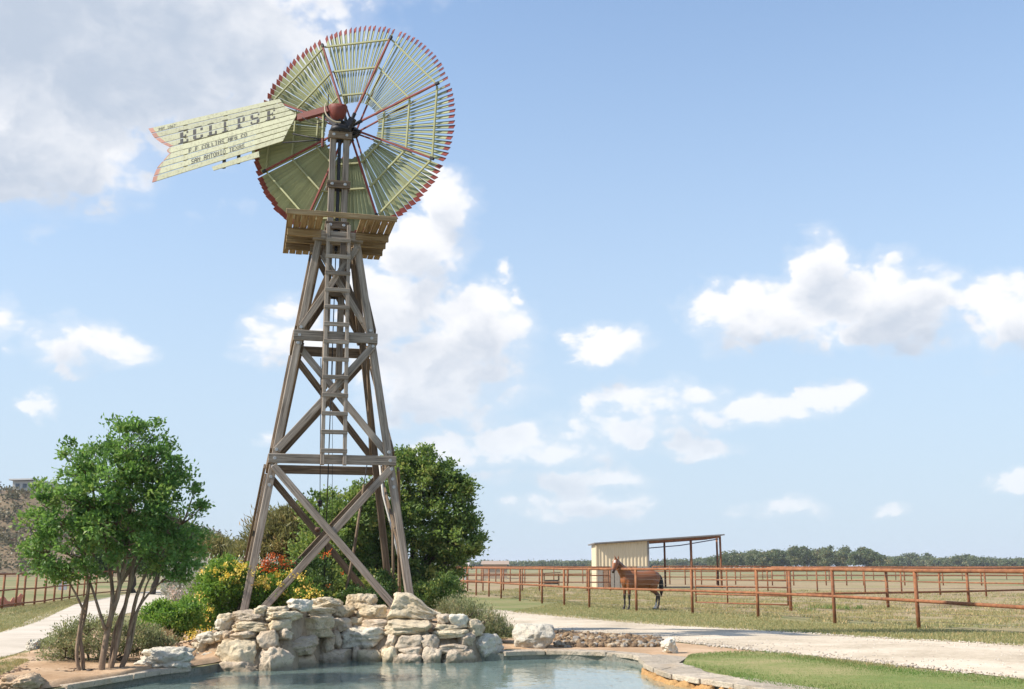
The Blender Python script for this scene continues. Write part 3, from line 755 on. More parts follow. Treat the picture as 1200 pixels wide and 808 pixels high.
# cables and poles inside the tower
def pxp(x, y, ly): return PX(x, y, TC.y + ly)
tubeobj('cable', [pxp(376, 420, -.5), pxp(375, 592, -.5)], .008, IRON, mill, 5)
for y, r in ((588, .05), (592, .042), (610, .045), (621, .055)):
    me = stonemesh(r * 1.1, r * 1.1, r, int(y), 0, .02, 3); mobj('weight', me, plain('wooden_weight', (.12, .07, .05)) if y > 600 else IRON, mill, Matrix.Translation(pxp(375 if y < 600 else 372.5, y, -.5)))
tubeobj('cable', [pxp(375, 592, -.5), pxp(372, 622, -.5)], .008, IRON, mill, 5)
tubeobj('cable', [pxp(390, 400, 0), pxp(389, 690, 0)], .005, IRON, mill, 5)
tubeobj('cable', [pxp(430, 545, -.3), pxp(426, 572, -.3)], .010, IRON, mill, 5)
tubeobj('pole', [pxp(426.5, 568, -.3), pxp(414, 650, -.4), pxp(402, 712, -.5)], [.022, .033, .03], WOODW, mill, 8)
tubeobj('pole', [pxp(460, 600, .7), pxp(461, 705, .7)], .03, WOODW, mill, 8)
tubeobj('pipe', [pxp(445, 545, 1.0), pxp(449, 580, 1.0), pxp(462, 630, .9), pxp(470, 665, .9)], .025, plain('white_pipe', (.62, .60, .56)), mill, 8)

# wheel
AZ = -.3308; WN = Vector((math.sin(AZ), -math.cos(AZ), 0)); WR_ = Vector((math.cos(AZ), math.sin(AZ), 0))
HUBC = Vector((TC.x, TC.y, 11.29)) - WN * .52; RW = 2.247; ROT = -.3377
def wp(r, a, o=0): return HUBC + (WR_ * math.sin(a) + UP * math.cos(a)) * r + WN * o
def cyl(name, p0, p1, r, mat, parent, n=14):
    return tubeobj(name, [p0, p1], r, mat, parent, n)
vs, fs = [], []
o0 = HUBC.copy()
tube(vs, fs, [HUBC + WN * x - o0 for x in (-.22, -.2, -.06, -.05, .1, .11, .2, .42)], [.06, .12, .12, .075, .075, .14, .14, .05], 16)
wheel = mobj('wheel', mesh('hub', vs, fs, False), IRON, mill, Matrix.Translation(o0))
tag(wheel, 'pale green slatted wind wheel with red-tipped slats')
# slat: local z radial, x width, tapered board with a red tip
def slatmesh():
    r0, r1, rt = .30 * RW, 1.118 * RW, 1.062 * RW
    w = lambda r: .036 + (r - r0) / (r1 - r0) * .098
    vs, fs, mi = [], [], []; th = .006
    for r in (r0, rt, r1):
        for sx in (-1, 1):
            for sy in (-1, 1): vs.append((sx * w(r) / 2, sy * th, r))
    for k in range(2):
        b = k * 4
        for q in ((0, 1, 5, 4), (1, 3, 7, 5), (3, 2, 6, 7), (2, 0, 4, 6)): fs.append([b + j for j in q]); mi.append(k)
    fs += [(0, 2, 3, 1), (8, 9, 11, 10)]; mi += [0, 1]
    me = mesh('slat', vs, fs, False, mi); me.materials.append(GREENP); me.materials.append(REDP); return me
slat = slatmesh(); NS = 15; BETA = R(40)
for s in range(8):
    for i in range(NS):
        a = ROT + (s + .5 + (i - (NS - 1) / 2) / NS * .965) * math.pi / 4
        rad = WR_ * math.sin(a) + UP * math.cos(a); tau = WR_ * math.cos(a) - UP * math.sin(a)     # clockwise as seen from the camera
        b = BETA + random.gauss(0, .045)
        x = tau * math.cos(b) + WN * math.sin(b); y = rad.cross(x); p = HUBC + tau * random.gauss(0, .006) + rad * random.gauss(0, .010)
        mobj('slat', slat, None, wheel, Matrix(((x.x, y.x, rad.x, p.x), (x.y, y.y, rad.y, p.y), (x.z, y.z, rad.z, p.z), (0, 0, 0, 1))))
for s in range(8):
    a, b = ROT + s * math.pi / 4, ROT + (s + 1) * math.pi / 4
    for f in (.40, .69, 1.0):
        q = .02
        beam('ring_bar', wp(RW * f, a, .075).lerp(wp(RW * f, b, .075), q), wp(RW * f, a, .075).lerp(wp(RW * f, b, .075), 1 - q), .042, .04, BARP, wheel, WN, .004)
    # red arm on the camera side, and the bare truss arm behind it
    rad = wp(1, a) - HUBC
    beam('arm', HUBC + rad * .12 + WN * .16, HUBC + rad * (RW * 1.02) + WN * .125, .042, .042, REDP, wheel, WN, .006)
    vsx, fsx = [], []
    c1 = HUBC + rad * .1 - WN * .18
    beam('arm', c1, HUBC + rad * (RW * .72) - WN * .10, .034, .034, REDP, wheel, WN, .004)
    me = boxmesh('clamp', .07, .06, .10, .008); mobj('clamp', me, IRON, wheel, frame(HUBC + rad * (RW * .985) + WN * .12, HUBC + rad * RW * 1.04 + WN * .12, WN))
    tubeobj('sleeve', [HUBC + rad * .10 + WN * .16, HUBC + rad * .36 + WN * .155], .042, IRON, wheel, 8)
# engine head: red hood, bracket, shaft
HB = Vector((TC.x, TC.y, 11.05))
def hood():
    bm = bmesh.new(); bmesh.ops.create_uvsphere(bm, u_segments=24, v_segments=12, radius=1)
    for v in bm.verts:
        c = v.co.copy()
        if c.z > 0: c.z = .10 * c.z - .10 * c.x * (1 - c.z)
        c.x *= 1 - .25 * max(0, c.z)
        v.co = Vector((c.x * .215, c.y * .19, c.z * .36))
    me = bmdone(bm, 'hood', True); return me
VD = Vector((math.sin(R(-66)), math.cos(R(-66)), 0))                    # the way the vane points
hx = -VD; hy = UP.cross(hx); hdM = lambda p: Matrix(((hx.x, hy.x, 0, p.x), (hx.y, hy.y, 0, p.y), (0, 0, 1, p.z), (0, 0, 0, 1)))
HREDP = paint('hood_red', (.17, .036, .024), (.11, .04, .03), .5)
hood_o = mobj('hood', hood(), HREDP, mill, hdM(HB + Vector((0, 0, .56)) + WN * .06 + WR_ * -.04))
tag(hood_o, 'red rounded iron gear hood')
tubeobj('oil_cap', [HB + UP * .50 + WR_ * -.27 + WN * .1, HB + UP * .88 + WR_ * -.27 + WN * .1], .014, IRON, mill, 6)
tubeobj('band', smoothpath([HB + WR_ * x + UP * z + WN * y for x, z, y in ((-.27, .62, .20), (-.25, .45, .27), (-.17, .27, .29), (-.02, .14, .25), (.12, .12, .2))], 4), .016, plain('worn_cream', (.45, .38, .27)), mill, 6)
beam('bracket', HB + WR_ * -.30 + UP * .40 + WN * .05, HB + WR_ * .10 + UP * -.02 + WN * .05, .16, .16, IRON, mill, WN)
beam('bracket', HB + WR_ * .30 + UP * .28 - WN * .02, HB + WR_ * .12 + UP * -.02 - WN * .02, .12, .14, IRON, mill, WN)
tubeobj('turntable', [HB + UP * -.04, HB + UP * .10], [.25, .2], IRON, mill, 14)
tubeobj('shaft', [HB + UP * .24 + WN * .12, HUBC - WN * -.05], .06, IRON, mill, 10)
beam('furl_lever', HB + WR_ * -.36 + UP * .52 + WN * .12, HB + WR_ * -.36 + UP * -.16 + WN * .12, .06, .05, BARP, mill, WN)
beam('furl_lever', HB + WR_ * -.36 + UP * -.16 + WN * .12, HB + WR_ * -.36 + UP * -.36 + WN * .12, .055, .05, HREDP, mill, WN)

# vane
V0 = HB + WN * .16                               # the vane plane passes here
VN = Vector((VD.y, -VD.x, 0))
if VN.y > 0: VN = -VN                            # towards the camera
CAMP = Vector((0, 0, CAMH))
def vray(px, py, off=0.0):
    d = PX(px, py, 10) - CAMP; t = (V0 + VN * off - CAMP).dot(VN) / d.dot(VN); return CAMP + d * t
TL, TRr = (173.5, 150.5), (347, 111.0); BL, BR = (178, 214.5), (331, 166.0)
def ty(x): return TL[1] + (TRr[1] - TL[1]) * (x - TL[0]) / (TRr[0] - TL[0])
def by(x): return BL[1] + (BR[1] - BL[1]) * (x - BL[0]) / (BR[0] - BL[0])
def vt(x, t): return (x, ty(x) + (by(x) - ty(x)) * t)
def tof(p): return (p[1] - ty(p[0])) / (by(p[0]) - ty(p[0]))
LE = [(173.5, 150.5), (181, 162), (190, 168.5), (199, 172.8), (194.5, 177.3), (198.8, 180), (184.3, 196.4), (180, 206.5), (178, 214.5)]
RE = [(327, 115.5), (334, 125), (340, 129.5), (347.5, 134), (345, 140), (338, 152), (331, 166)]
LEt = [(tof(p), p[0]) for p in LE]; REt = [(tof(p), p[0]) for p in RE]
LEt[0] = (0, LEt[0][1]); LEt[-1] = (1, LEt[-1][1]); REt[0] = (0, REt[0][1]); REt[-1] = (1, REt[-1][1])
def interp(tab, t):
    for (a, x), (b, y) in zip(tab, tab[1:]):
        if a <= t <= b: return x + (y - x) * (t - a) / max(1e-6, b - a)
    return tab[-1][1]
vane = beam('vane', V0 + VD * .16 + UP * .50, vray(349.5, 138.5), .15, .11, HREDP, mill, UP)
beam('boom', vray(352, 138.0, -.075), vray(215, 168, -.075), .08, .06, HREDP, vane, UP)
tag(vane, 'pale green boarded tail vane lettered in black on a red boom')
def slab(pts_px, thick, name, mats, mi=None, off=0.0, parent=None):
    # polygon on the vane plane, given by pixels, with real thickness
    f = [vray(x, y, off) for x, y in pts_px]; n = len(f); o = f[0].copy()
    vs = [p - o for p in f] + [p - o - VN * thick for p in f]
    fs = [tuple(range(n)), tuple(range(2 * n - 1, n - 1, -1))] + [(i, n + i, n + (i + 1) % n, (i + 1) % n) for i in range(n)]
    bm = bmesh.new(); me = mesh(name, vs, fs); bm.from_mesh(me); bmesh.ops.recalc_face_normals(bm, faces=bm.faces[:]); bm.to_mesh(me); bm.free()
    return mobj(name, me, mats, parent, Matrix.Translation(o))
NBD = 9; bands = []
tb = [0, .105, .21, .335, .442, .556, .664, .772, .888, 1.0]
for i in range(NBD):
    t0, t1 = tb[i] + .009, tb[i + 1] - .009; bands.append((t0, t1))
    if i == 4: t1 = tb[5] - .003
    ts = [t0, t0 + (t1 - t0) / 3, t0 + (t1 - t0) * 2 / 3, t1]
    lx = [interp(LEt, t) for t in ts]; rx = [interp(REt, t) for t in ts]
    tip = 5.2 if i not in (4, 5, 6) else 1.8
    off = random.uniform(-.004, .004)
    main = [vt(x + tip, t) for x, t in zip(lx, ts)] + [vt(x, t) for x, t in zip(rx[::-1], ts[::-1])]
    b = slab(main, .022, 'board', VANEP, off=off, parent=vane)
    slab([vt(x, t) for x, t in zip(lx, ts)] + [vt(x + tip, t) for x, t in zip(lx[::-1], ts[::-1])], .022, 'board_tip', VREDP, off=off, parent=vane)
slab([(248, 195.8), (303, 177.5), (304, 184), (250, 200)], .022, 'board', VANEP, parent=vane)
for x in (262.5, 279.5, 297):                    # hanger straps of the loose bottom board and battens on the back
    slab([(x - 1.6, by(x) - 4), (x + 1.6, by(x) - 5), (x + 1.0, by(x) + 9.5), (x - 2.2, by(x) + 10)], .03, 'strap', BARP if x > 290 else IRON, off=-.03, parent=vane)
for x in (215, 262, 305):
    slab([vt(x, .02), vt(x + 4, .02), vt(x + 4, .985), vt(x, .985)], .03, 'batten', WOODW, off=-.03, parent=vane)
for p, q in (((343, 157), (384, 162)), ((331, 167.5), (380, 161))):
    tubeobj('stay_rod', [vray(*p, -.03), HB + WR_ * -.34 + UP * -.2 + WN * .13], .016, IRON, vane, 6)
tubeobj('chain', smoothpath([V0 + VD * .85 + UP * .38 + VN * .1, V0 + VD * .55 + UP * .18 + VN * .1, V0 + VD * .3 + UP * .17 + VN * .1], 5), .01, IRON, vane, 5)

BIG = {'E': [(0, 0, 5, 1.1), (0, 5.9, 5, 7), (.9, 1.1, 2.4, 5.9), (2.4, 3, 3.4, 4), (4.1, 1.1, 5, 2), (4.1, 5, 5, 5.9), (3.4, 2.5, 4, 4.5)],
 'C': [(.6, 0, 4.4, 1.1), (.6, 5.9, 4.4, 7), (0, 1.1, 1.6, 5.9), (3.8, 1.1, 5, 2.3), (3.8, 4.6, 5, 5.9)],
 'L': [(0, 0, 5, 1.1), (.9, 1.1, 2.4, 5.9), (0, 5.9, 3.3, 7), (4.1, 1.1, 5, 2.4)],
 'I': [(.4, 0, 4.4, 1.1), (.4, 5.9, 4.4, 7), (1.6, 1.1, 3.2, 5.9)],
 'P': [(0, 0, 3.3, 1.1), (0, 5.9, 4.3, 7), (.9, 1.1, 2.4, 5.9), (2.4, 2.7, 4.3, 3.7), (3.7, 3.7, 5, 5.9)],
 'S': [(.5, 0, 4.4, 1.1), (.5, 5.9, 4.4, 7), (0, 4.1, 1.5, 5.9), (3.5, 1.1, 5, 3), (.6, 3, 4.4, 4.1), (0, 1.1, .9, 2.2), (4.1, 4.9, 5, 5.9)]}
F57 = {'F': '1f10101e101010', 'C': '0e11101010110e', 'O': '0e11111111110e', 'L': '1010101010101f', 'I': '0e04040404040e', 'N': '11191513111111', 'S': '0f10100e01011e',
       'M': '111b1515111111', 'G': '0e11101713110f', 'A': '0e11111f111111', 'T': '1f040404040404', 'E': '1f10101e10101f', 'X': '11110a040a1111', 'P': '1e11111e101010',
       '1': '040c040404040e', '8': '0e11110e11110e', '6': '0608101e11110e', '7': '1f010204080808', '.': '00000000000404', ' ': '00000000000000'}
def letters(rects, mat):                         # one letter, cut where the boards part
    vs, fs = [], []
    for x0, t0, x1, t1 in rects:
        for b0, b1 in bands:
            a, c = max(t0, b0 + .004), min(t1, b1 - .004)
            if c - a < .004: continue
            b = len(vs); vs += [vray(*vt(x0, a), .0062), vray(*vt(x1, a), .0062), vray(*vt(x1, c), .0062), vray(*vt(x0, c), .0062)]; fs.append((b, b + 1, b + 2, b + 3))
    if fs: mobj('letter', mesh('letter', vs, fs), mat, vane)
for ch, x0, x1 in [(c, a - .5, b + .5) for c, a, b in (('E', 209.5, 220), ('C', 226.7, 237), ('L', 243.5, 253.3), ('I', 260, 267.5), ('P', 277, 286.3), ('S', 294, 303.3), ('E', 311.5, 321.7))]:
    s = (x1 - x0) / 5; q = .268 / 7
    letters([(x0 + a * s, .452 - d * q, x0 + c * s, .452 - b * q) for a, b, c, d in BIG[ch]], BLACKP)
def small(txt, x0, x1, t0, t1, mat=BLACKP):
    n = len(txt); cw = (x1 - x0) / n
    for i, ch in enumerate(txt):
        out = []
        rows = [int(F57[ch][2 * r:2 * r + 2], 16) for r in range(7)]
        for r, row in enumerate(rows):
            c = 0
            while c < 5:
                if row >> (4 - c) & 1:
                    e = c
                    while e + 1 < 5 and row >> (3 - e) & 1: e += 1
                    u = cw * .78 / 5
                    out.append((x0 + i * cw + c * u, t0 + (t1 - t0) * r / 7, x0 + i * cw + (e + 1) * u, t0 + (t1 - t0) * (r + 1) / 7)); c = e
                c += 1
        letters(out, mat)
small('F.F COLLINS MFG CO', 221, 290, .567, .655)
small('SAN ANTONIO TEXAS', 224, 287, .784, .876)
small('PAT 1867', 186, 206, .04, .095)

# ------------------------------------------------------------------ vegetation
def unit(a): return a / np.maximum(1e-9, np.linalg.norm(a, axis=1, keepdims=True))
def leafmesh(name, c, axis, L, Wd, mat, fold=.25, var=None, loc=None, taper=.5):
    """one mesh of many small folded leaves: c centres (N,3), axis leaf direction (N,3)"""
    n = len(c); loc = np.array(loc if loc is not None else (0, 0, 0)); c = c - loc
    Ls = L * rng.uniform(.7, 1.25, (n, 1)); Ws = Wd * rng.uniform(.75, 1.2, (n, 1))
    s = unit(np.cross(axis, rng.normal(size=(n, 3)))); nn = np.cross(axis, s)
    v = np.empty((n, 4, 3)); v[:, 0] = c - axis * Ls * .5; v[:, 2] = c + axis * Ls * .5
    mid = c + axis * Ls * (taper - .5); v[:, 1] = mid + s * Ws * .5 + nn * Ws * fold; v[:, 3] = mid - s * Ws * .5 + nn * Ws * fold
    me = bpy.data.meshes.new(name); me.vertices.add(n * 4); me.vertices.foreach_set('co', v.ravel().astype(np.float32))
    me.loops.add(n * 4); me.loops.foreach_set('vertex_index', np.arange(n * 4, dtype=np.int32))
    me.polygons.add(n); me.polygons.foreach_set('loop_start', np.arange(0, n * 4, 4, dtype=np.int32)); me.polygons.foreach_set('loop_total', np.full(n, 4, dtype=np.int32))
    a = me.attributes.new('var', 'FLOAT', 'POINT')
    if var is None: var = rng.uniform(0, 1, n)
    a.data.foreach_set('value', np.repeat(np.clip(var, 0, 1), 4).astype(np.float32))
    me.update(calc_edges=True); me.materials.append(mat); return me
def crownpts(ells, nclump, per, cr, shell=.5, out=.6, up=.3, flat=.7):
    """leaf centres and axes in clumps that fill ellipsoids [(centre, radii)]"""
    vol = np.array([r[0] * r[1] * r[2] for _, r in ells]) ** .75; vol /= vol.sum()
    k = rng.choice(len(ells), nclump, p=vol)
    d = unit(rng.normal(size=(nclump, 3))); rr = shell + (1 - shell) * rng.uniform(0, 1, (nclump, 1)) ** .7
    C = np.array([tuple(e[0]) for e in ells])[k]; RR = np.array([e[1] for e in ells])[k]
    cc = C + d * rr * RR
    n = nclump * per; idx = np.repeat(np.arange(nclump), per)
    size = cr * rng.uniform(.6, 1.35, nclump)[idx][:, None]
    off = rng.normal(size=(n, 3)) * size; off[:, 2] *= flat
    p = cc[idx] + off
    ax = unit(out * d[idx] + np.array([0, 0, up]) + .9 * rng.normal(size=(n, 3)) * .8 + unit(off) * .5)
    var = np.clip(.5 + .28 * rng.normal(size=nclump)[idx] + .22 * rng.normal(size=n), 0, 1)
    return cc, p, ax, var
def limbs(name, paths, rads, mat, parent, n=7):
    vs, fs = [], []; o = Vector(paths[0][0])
    for p, r in zip(paths, rads): tube(vs, fs, [q - o for q in p], r, n)
    return mobj(name, mesh(name, vs, fs, True), mat, parent, Matrix.Translation(o))
def wob(a, b, k, amp):
    a, b = Vector(a), Vector(b); out = [a]
    for i in range(1, k): out.append(a.lerp(b, i / k) + Vector((random.gauss(0, amp), random.gauss(0, amp), random.gauss(0, amp * .6))))
    return out + [b]
def branchto(nodes, cc, frac, r0, amp=.05):
    """thin branches from the nearest lower stem node to clump centres"""
    ps, rs = [], []; N = np.array([tuple(q) for q in nodes])
    for c in cc[rng.uniform(size=len(cc)) < frac]:
        dd = np.linalg.norm(N - c, axis=1) + 1.2 * np.maximum(0, N[:, 2] - c[2] + .1); i = int(dd.argmin())
        p = wob(nodes[i], c, 4, amp * min(1, dd[i])); ps.append(p); rs.append([r0, r0 * .8, r0 * .6, r0 * .42, r0 * .25])
    return ps, rs
def plant(name, label, cat, base, ells, nclump, per, cr, L, Wd, mat, stems=5, bk=None, shell=.45, out=.6, up=.4, r0=.012, flowers=(), group=None, fold=.25, flat=.7, stemfrac=.25, part='foliage', taper=.5):
    t = thing(name, label, cat, base, group)
    cc, p, ax, var = crownpts(ells, nclump, per, cr, shell, out, up, flat)
    p[:, 2] = np.maximum(p[:, 2], base[2] + .02)
    mobj(part, leafmesh(part, p, ax, L, Wd, mat, fold, var, base, taper), None, t, Matrix.Translation(base))
    b = Vector(base); nodes = []; ps, rs = [], []
    for i in range(stems):
        e = ells[i % len(ells)]; tip = Vector(e[0]) + Vector((random.uniform(-.5, .5) * e[1][0], random.uniform(-.5, .5) * e[1][1], random.uniform(-.2, .5) * e[1][2]))
        q = wob(b + Vector((random.uniform(-.12, .12), random.uniform(-.12, .12), -.08)), tip, 5, .04); ps.append(q); rs.append([r0 * 1.8, r0 * 1.6, r0 * 1.3, r0, r0 * .8, r0 * .5]); nodes += q[1:]
    bp, br = branchto(nodes, cc, stemfrac, r0 * .6); limbs('stem', ps + bp, rs + br, bk or BARKD, t, 5)
    for fname, fmat, nc, fper, fcr, fL, fell in flowers:
        c2, p2, a2, v2 = crownpts(fell or ells, nc, fper, fcr, .9, .8, .5, .8)
        mobj(fname, leafmesh(fname, p2, a2, fL, fL * .8, fmat, .2, v2, base), None, t, Matrix.Translation(base))['kind'] = 'stuff'
    return t
def ell(px, py, rx, ry, Y, dep):
    k = mpp(Y, py); return (PX(px, py, Y), (rx * k, dep, ry * k))

L_TREE = leafmat('bright_green_leaf', (.06, .14, .034), (.19, .33, .085), .45)
L_OAK = leafmat('oak_leaf', (.06, .125, .03), (.24, .335, .09), .42)
L_CEDAR = leafmat('olive_brown_foliage', (.11, .115, .04), (.28, .265, .115))
L_SAGE = leafmat('silver_leaf', (.32, .34, .30), (.60, .62, .57), .25)
L_ESP = leafmat('fresh_green_leaf', (.07, .17, .025), (.21, .35, .06), .42)
L_ROSE = leafmat('grey_green_leaf', (.13, .16, .07), (.34, .36, .20))
L_DARK = leafmat('dark_green_leaf', (.032, .08, .022), (.11, .19, .05))
L_FAR = leafmat('far_foliage', (.065, .095, .04), (.16, .195, .09), .3)
L_DRY = leafmat('dry_stalk', (.22, .15, .08), (.42, .31, .18))
F_YEL = leafmat('yellow_petal', (.66, .46, .05), (.82, .70, .20), .3); F_ORA = leafmat('orange_petal', (.60, .10, .02), (.80, .22, .05), .3)

def big_left_tree():
    Y = 14.6; base = G(122, 792); base.z = TZ + .06
    t = thing('multi_stemmed_tree', 'small multi-stemmed tree with bright green crown beside the pool', 'tree', base)
    ells = [ell(150, 592, 62, 66, Y, .85), ell(152, 524, 42, 30, Y, .5), ell(88, 532, 32, 22, Y + .2, .4), ell(72, 600, 36, 50, Y - .1, .6), ell(205, 598, 34, 55, Y, .6), ell(190, 545, 38, 32, Y + .1, .6),
            ell(74, 644, 44, 36, Y, .6), ell(196, 642, 46, 34, Y + .2, .7), ell(120, 560, 50, 42, Y - .2, .8), ell(130, 615, 46, 28, Y, .7), ell(175, 507, 22, 16, Y, .3), ell(222, 650, 20, 22, Y + .1, .4), ell(58, 668, 22, 14, Y, .35), ell(205, 668, 28, 12, Y + .1, .4), ell(105, 668, 26, 10, Y - .1, .3)]
    cc, p, ax, var = crownpts(ells, 370, 70, .066, .45, .6, .35, .75)
    mobj('crown', leafmesh('crown', p, ax, .068, .034, L_TREE, .25, var, base), None, t, Matrix.Translation(base))
    S = [[(95, 795), (90, 770), (92, 745), (97, 715), (103, 690), (98, 655), (80, 620)], [(97, 795), (97, 770), (94, 745), (100, 720), (104, 690), (110, 650), (112, 600)],
         [(118, 795), (121, 770), (127, 735), (134, 710), (142, 680), (150, 640), (152, 590), (150, 540)], [(123, 738), (115, 712), (108, 690), (98, 665), (80, 650)],
         [(128, 791), (135, 765), (142, 730), (148, 705), (155, 670), (165, 630), (185, 580)], [(138, 790), (147, 770), (153, 735), (160, 700), (175, 665), (195, 635), (212, 615)],
         [(151, 745), (158, 722), (168, 700), (172, 685), (190, 655), (215, 645)], [(128, 735), (132, 700), (129, 670), (120, 620), (105, 560)], [(141, 684), (158, 655), (170, 600), (175, 550)],
         [(133, 715), (140, 690), (136, 640), (140, 570)]]
    S += [[(128, 790), (131, 765), (136, 735), (150, 700), (160, 665), (176, 640)], [(140, 789), (151, 765), (157, 735), (163, 712), (180, 690), (205, 670)], [(100, 720), (88, 695), (76, 675), (58, 650)]]
    r = [.026, .029, .045, .021, .035, .033, .018, .03, .026, .026, .026, .024, .016]; dj = [0, .05, 0, 0, .12, .22, .22, .0, .1, -.1, .2, .3, .05]
    for k, (s, rr, d) in enumerate(zip(S, r, dj)):
        pts = smoothpath([PX(x, y, base.y + .15 + d + (Y - base.y) * min(1, i / 5) + random.uniform(-.03, .03) * i) for i, (x, y) in enumerate(s)], 3)
        n = len(pts); S[k] = pts; r[k] = [rr * (1.25 if i == 0 else 1.05) * (1 - .62 * i / n) for i in range(n)]
    for pts, rr in zip(S, r): limbs('trunk', [pts], [rr], BARK, t, 9)
    nodes = [q for pts in S for q in pts[len(pts) // 2:]]
    bp, br = branchto(nodes, cc, .85, .012); limbs('branches', bp, br, BARK, t, 5)
    tubeobj('stump', [PX(104, 795, base.y + .1), PX(105, 784, base.y + .1)], [.05, .04], BARKD, t, 8)
big_left_tree()

def oak(name, label, base, ells, ncl, per, cr, L, Wd, mat, trunk_r, n_limb=7, cat='tree', frac=.5, shell=.45, group=None, crown='crown'):
    t = thing(name, label, cat, base, group); b = Vector(base)
    cc, p, ax, var = crownpts(ells, ncl, per, cr, shell, .6, .3)
    p[:, 2] = np.maximum(p[:, 2], b.z + .03)
    mobj(crown, leafmesh(crown, p, ax, L, Wd, mat, .22, var, base), None, t, Matrix.Translation(b))
    mid = Vector(ells[0][0]); fork = b.lerp(mid, .5); fork.x += random.uniform(-.1, .1)
    tp = wob(b - Vector((0, 0, .1)), fork, 5, trunk_r * .4); ps, rs = [tp], [[trunk_r * (1.25 - .09 * i) for i in range(6)]]; nodes = [fork]
    for i in range(n_limb):
        e = ells[i % len(ells)]; q = wob(tp[-1 - i % 2], Vector(e[0]) + Vector((random.uniform(-.4, .4) * e[1][0], random.uniform(-.4, .4) * e[1][1], .3 * e[1][2])), 5, trunk_r * .6)
        ps.append(q); rs.append([trunk_r * .6 * (1 - .15 * k) for k in range(6)]); nodes += q[1:]
    limbs('trunk', ps, rs, BARKD, t, 8)
    bp, br = branchto(nodes, cc, frac, trunk_r * .16); 
    if bp: limbs('branches', bp, br, BARKD, t, 4)
    return t
Y = 26.5; b0 = PX(480, 716, Y); b0.z = zg(0, Y)
oak('oak_tree', 'dense dark green oak tree standing right behind the windmill legs', b0,
    [ell(478, 640, 55, 62, Y, 1.3), ell(490, 560, 34, 30, Y, .8), ell(525, 590, 28, 36, Y, .8), ell(535, 640, 26, 36, Y - .1, .9), ell(500, 690, 40, 26, Y - .4, 1.0), ell(455, 600, 34, 44, Y - .2, 1.0), ell(430, 660, 40, 46, Y - .4, 1.0), ell(470, 545, 22, 20, Y, .5),
     ell(545, 612, 16, 18, Y, .5), ell(515, 555, 20, 22, Y, .5), ell(552, 645, 14, 14, Y, .4), ell(540, 570, 14, 16, Y, .4), ell(474, 530, 9, 9, Y, .3), ell(500, 533, 9, 10, Y, .3), ell(527, 552, 8, 12, Y, .3), ell(560, 632, 8, 8, Y, .3), ell(556, 600, 8, 9, Y, .3)], 760, 64, .10, .10, .052, L_OAK, .085, 9)
Y = 25.2; b0 = PX(395, 716, Y); b0.z = zg(0, Y) + .1
oak('broadleaf_shrub', 'tall dark green leafy shrub behind the cross braces of the windmill', b0,
    [ell(395, 650, 42, 48, Y, .9), ell(380, 600, 30, 26, Y + .2, .7), ell(415, 610, 30, 34, Y, .8), ell(400, 690, 50, 24, Y - .4, .8), ell(365, 660, 24, 36, Y, .6), ell(440, 690, 26, 22, Y - .6, .6), ell(425, 585, 22, 18, Y, .5)],
    560, 58, .10, .085, .05, L_OAK, .05, 8, 'shrub', .3, crown='foliage')

# flowering bed
def bz(x, y): return zg(x, y) + moundh(x, y) + .03
def shrub(px, py, Y): p = PX(px, py, Y); p.z = bz(p.x, p.y); return p
Y = 20.6
plant('yellow_flower_shrub', 'bushy bright green shrub covered in yellow flowers at the left windmill leg', 'shrub', shrub(262, 722, Y),
      [ell(258, 692, 30, 34, Y, .5), ell(235, 715, 22, 26, Y - .3, .4), ell(285, 690, 22, 30, Y + .2, .4), ell(262, 668, 22, 14, Y, .3)], 300, 46, .065, .062, .032, L_ESP, 8,
      flowers=[('flowers', F_YEL, 46, 26, .05, .045, [ell(268, 672, 32, 12, Y - .1, .45), ell(240, 706, 12, 14, Y - .6, .2), ell(232, 735, 12, 14, Y - .7, .2), ell(290, 675, 18, 12, Y - .1, .3)])])
Y = 20.9
plant('yellow_flower_shrub', 'spreading shrub with yellow blooms between the windmill legs above the wall', 'shrub', shrub(335, 718, Y),
      [ell(330, 694, 32, 22, Y, .5), ell(355, 698, 22, 20, Y - .2, .4), ell(312, 700, 18, 20, Y - .2, .4)], 240, 44, .06, .06, .032, L_ESP, 7,
      flowers=[('flowers', F_YEL, 44, 26, .05, .045, [ell(335, 684, 32, 12, Y - .3, .35), ell(358, 700, 16, 10, Y - .5, .25)])])
Y = 22.4
plant('orange_flower_shrub', 'leafy shrub with clusters of orange-red flowers behind the windmill braces', 'shrub', shrub(325, 712, Y),
      [ell(322, 686, 36, 28, Y, .5), ell(365, 682, 30, 32, Y, .5), ell(300, 690, 20, 22, Y, .4)], 240, 44, .07, .065, .035, L_DARK, 7,
      flowers=[('flowers', F_ORA, 15, 26, .05, .045, [ell(322, 660, 18, 9, Y - .4, .25), ell(308, 658, 8, 4, Y - .4, .1)]), ('flowers', F_ORA, 9, 9, .03, .04, [ell(370, 668, 34, 24, Y - .6, .3)])])
Y = 18.4
plant('green_shrub', 'low fresh green mounded shrub beside the left end of the stone wall', 'shrub', shrub(197, 752, Y),
      [ell(195, 728, 32, 24, Y, .5), ell(215, 722, 20, 22, Y + .2, .4), ell(178, 736, 20, 18, Y - .1, .35)], 260, 46, .055, .052, .028, L_ESP, 7,
      flowers=[('flowers', F_YEL, 7, 10, .03, .035, [ell(228, 745, 14, 14, Y - .3, .2)])])
Y = 22.8
plant('silver_sage', 'silvery grey sage bush with upright spikes behind the yellow flowers', 'shrub', shrub(222, 722, Y),
      [ell(222, 690, 26, 32, Y, .5), ell(205, 690, 14, 20, Y, .3), ell(240, 682, 16, 26, Y, .3)], 190, 42, .05, .07, .022, L_SAGE, 9, up=1.4, out=.5, flat=1.7, stemfrac=.5)
Y = 24.4
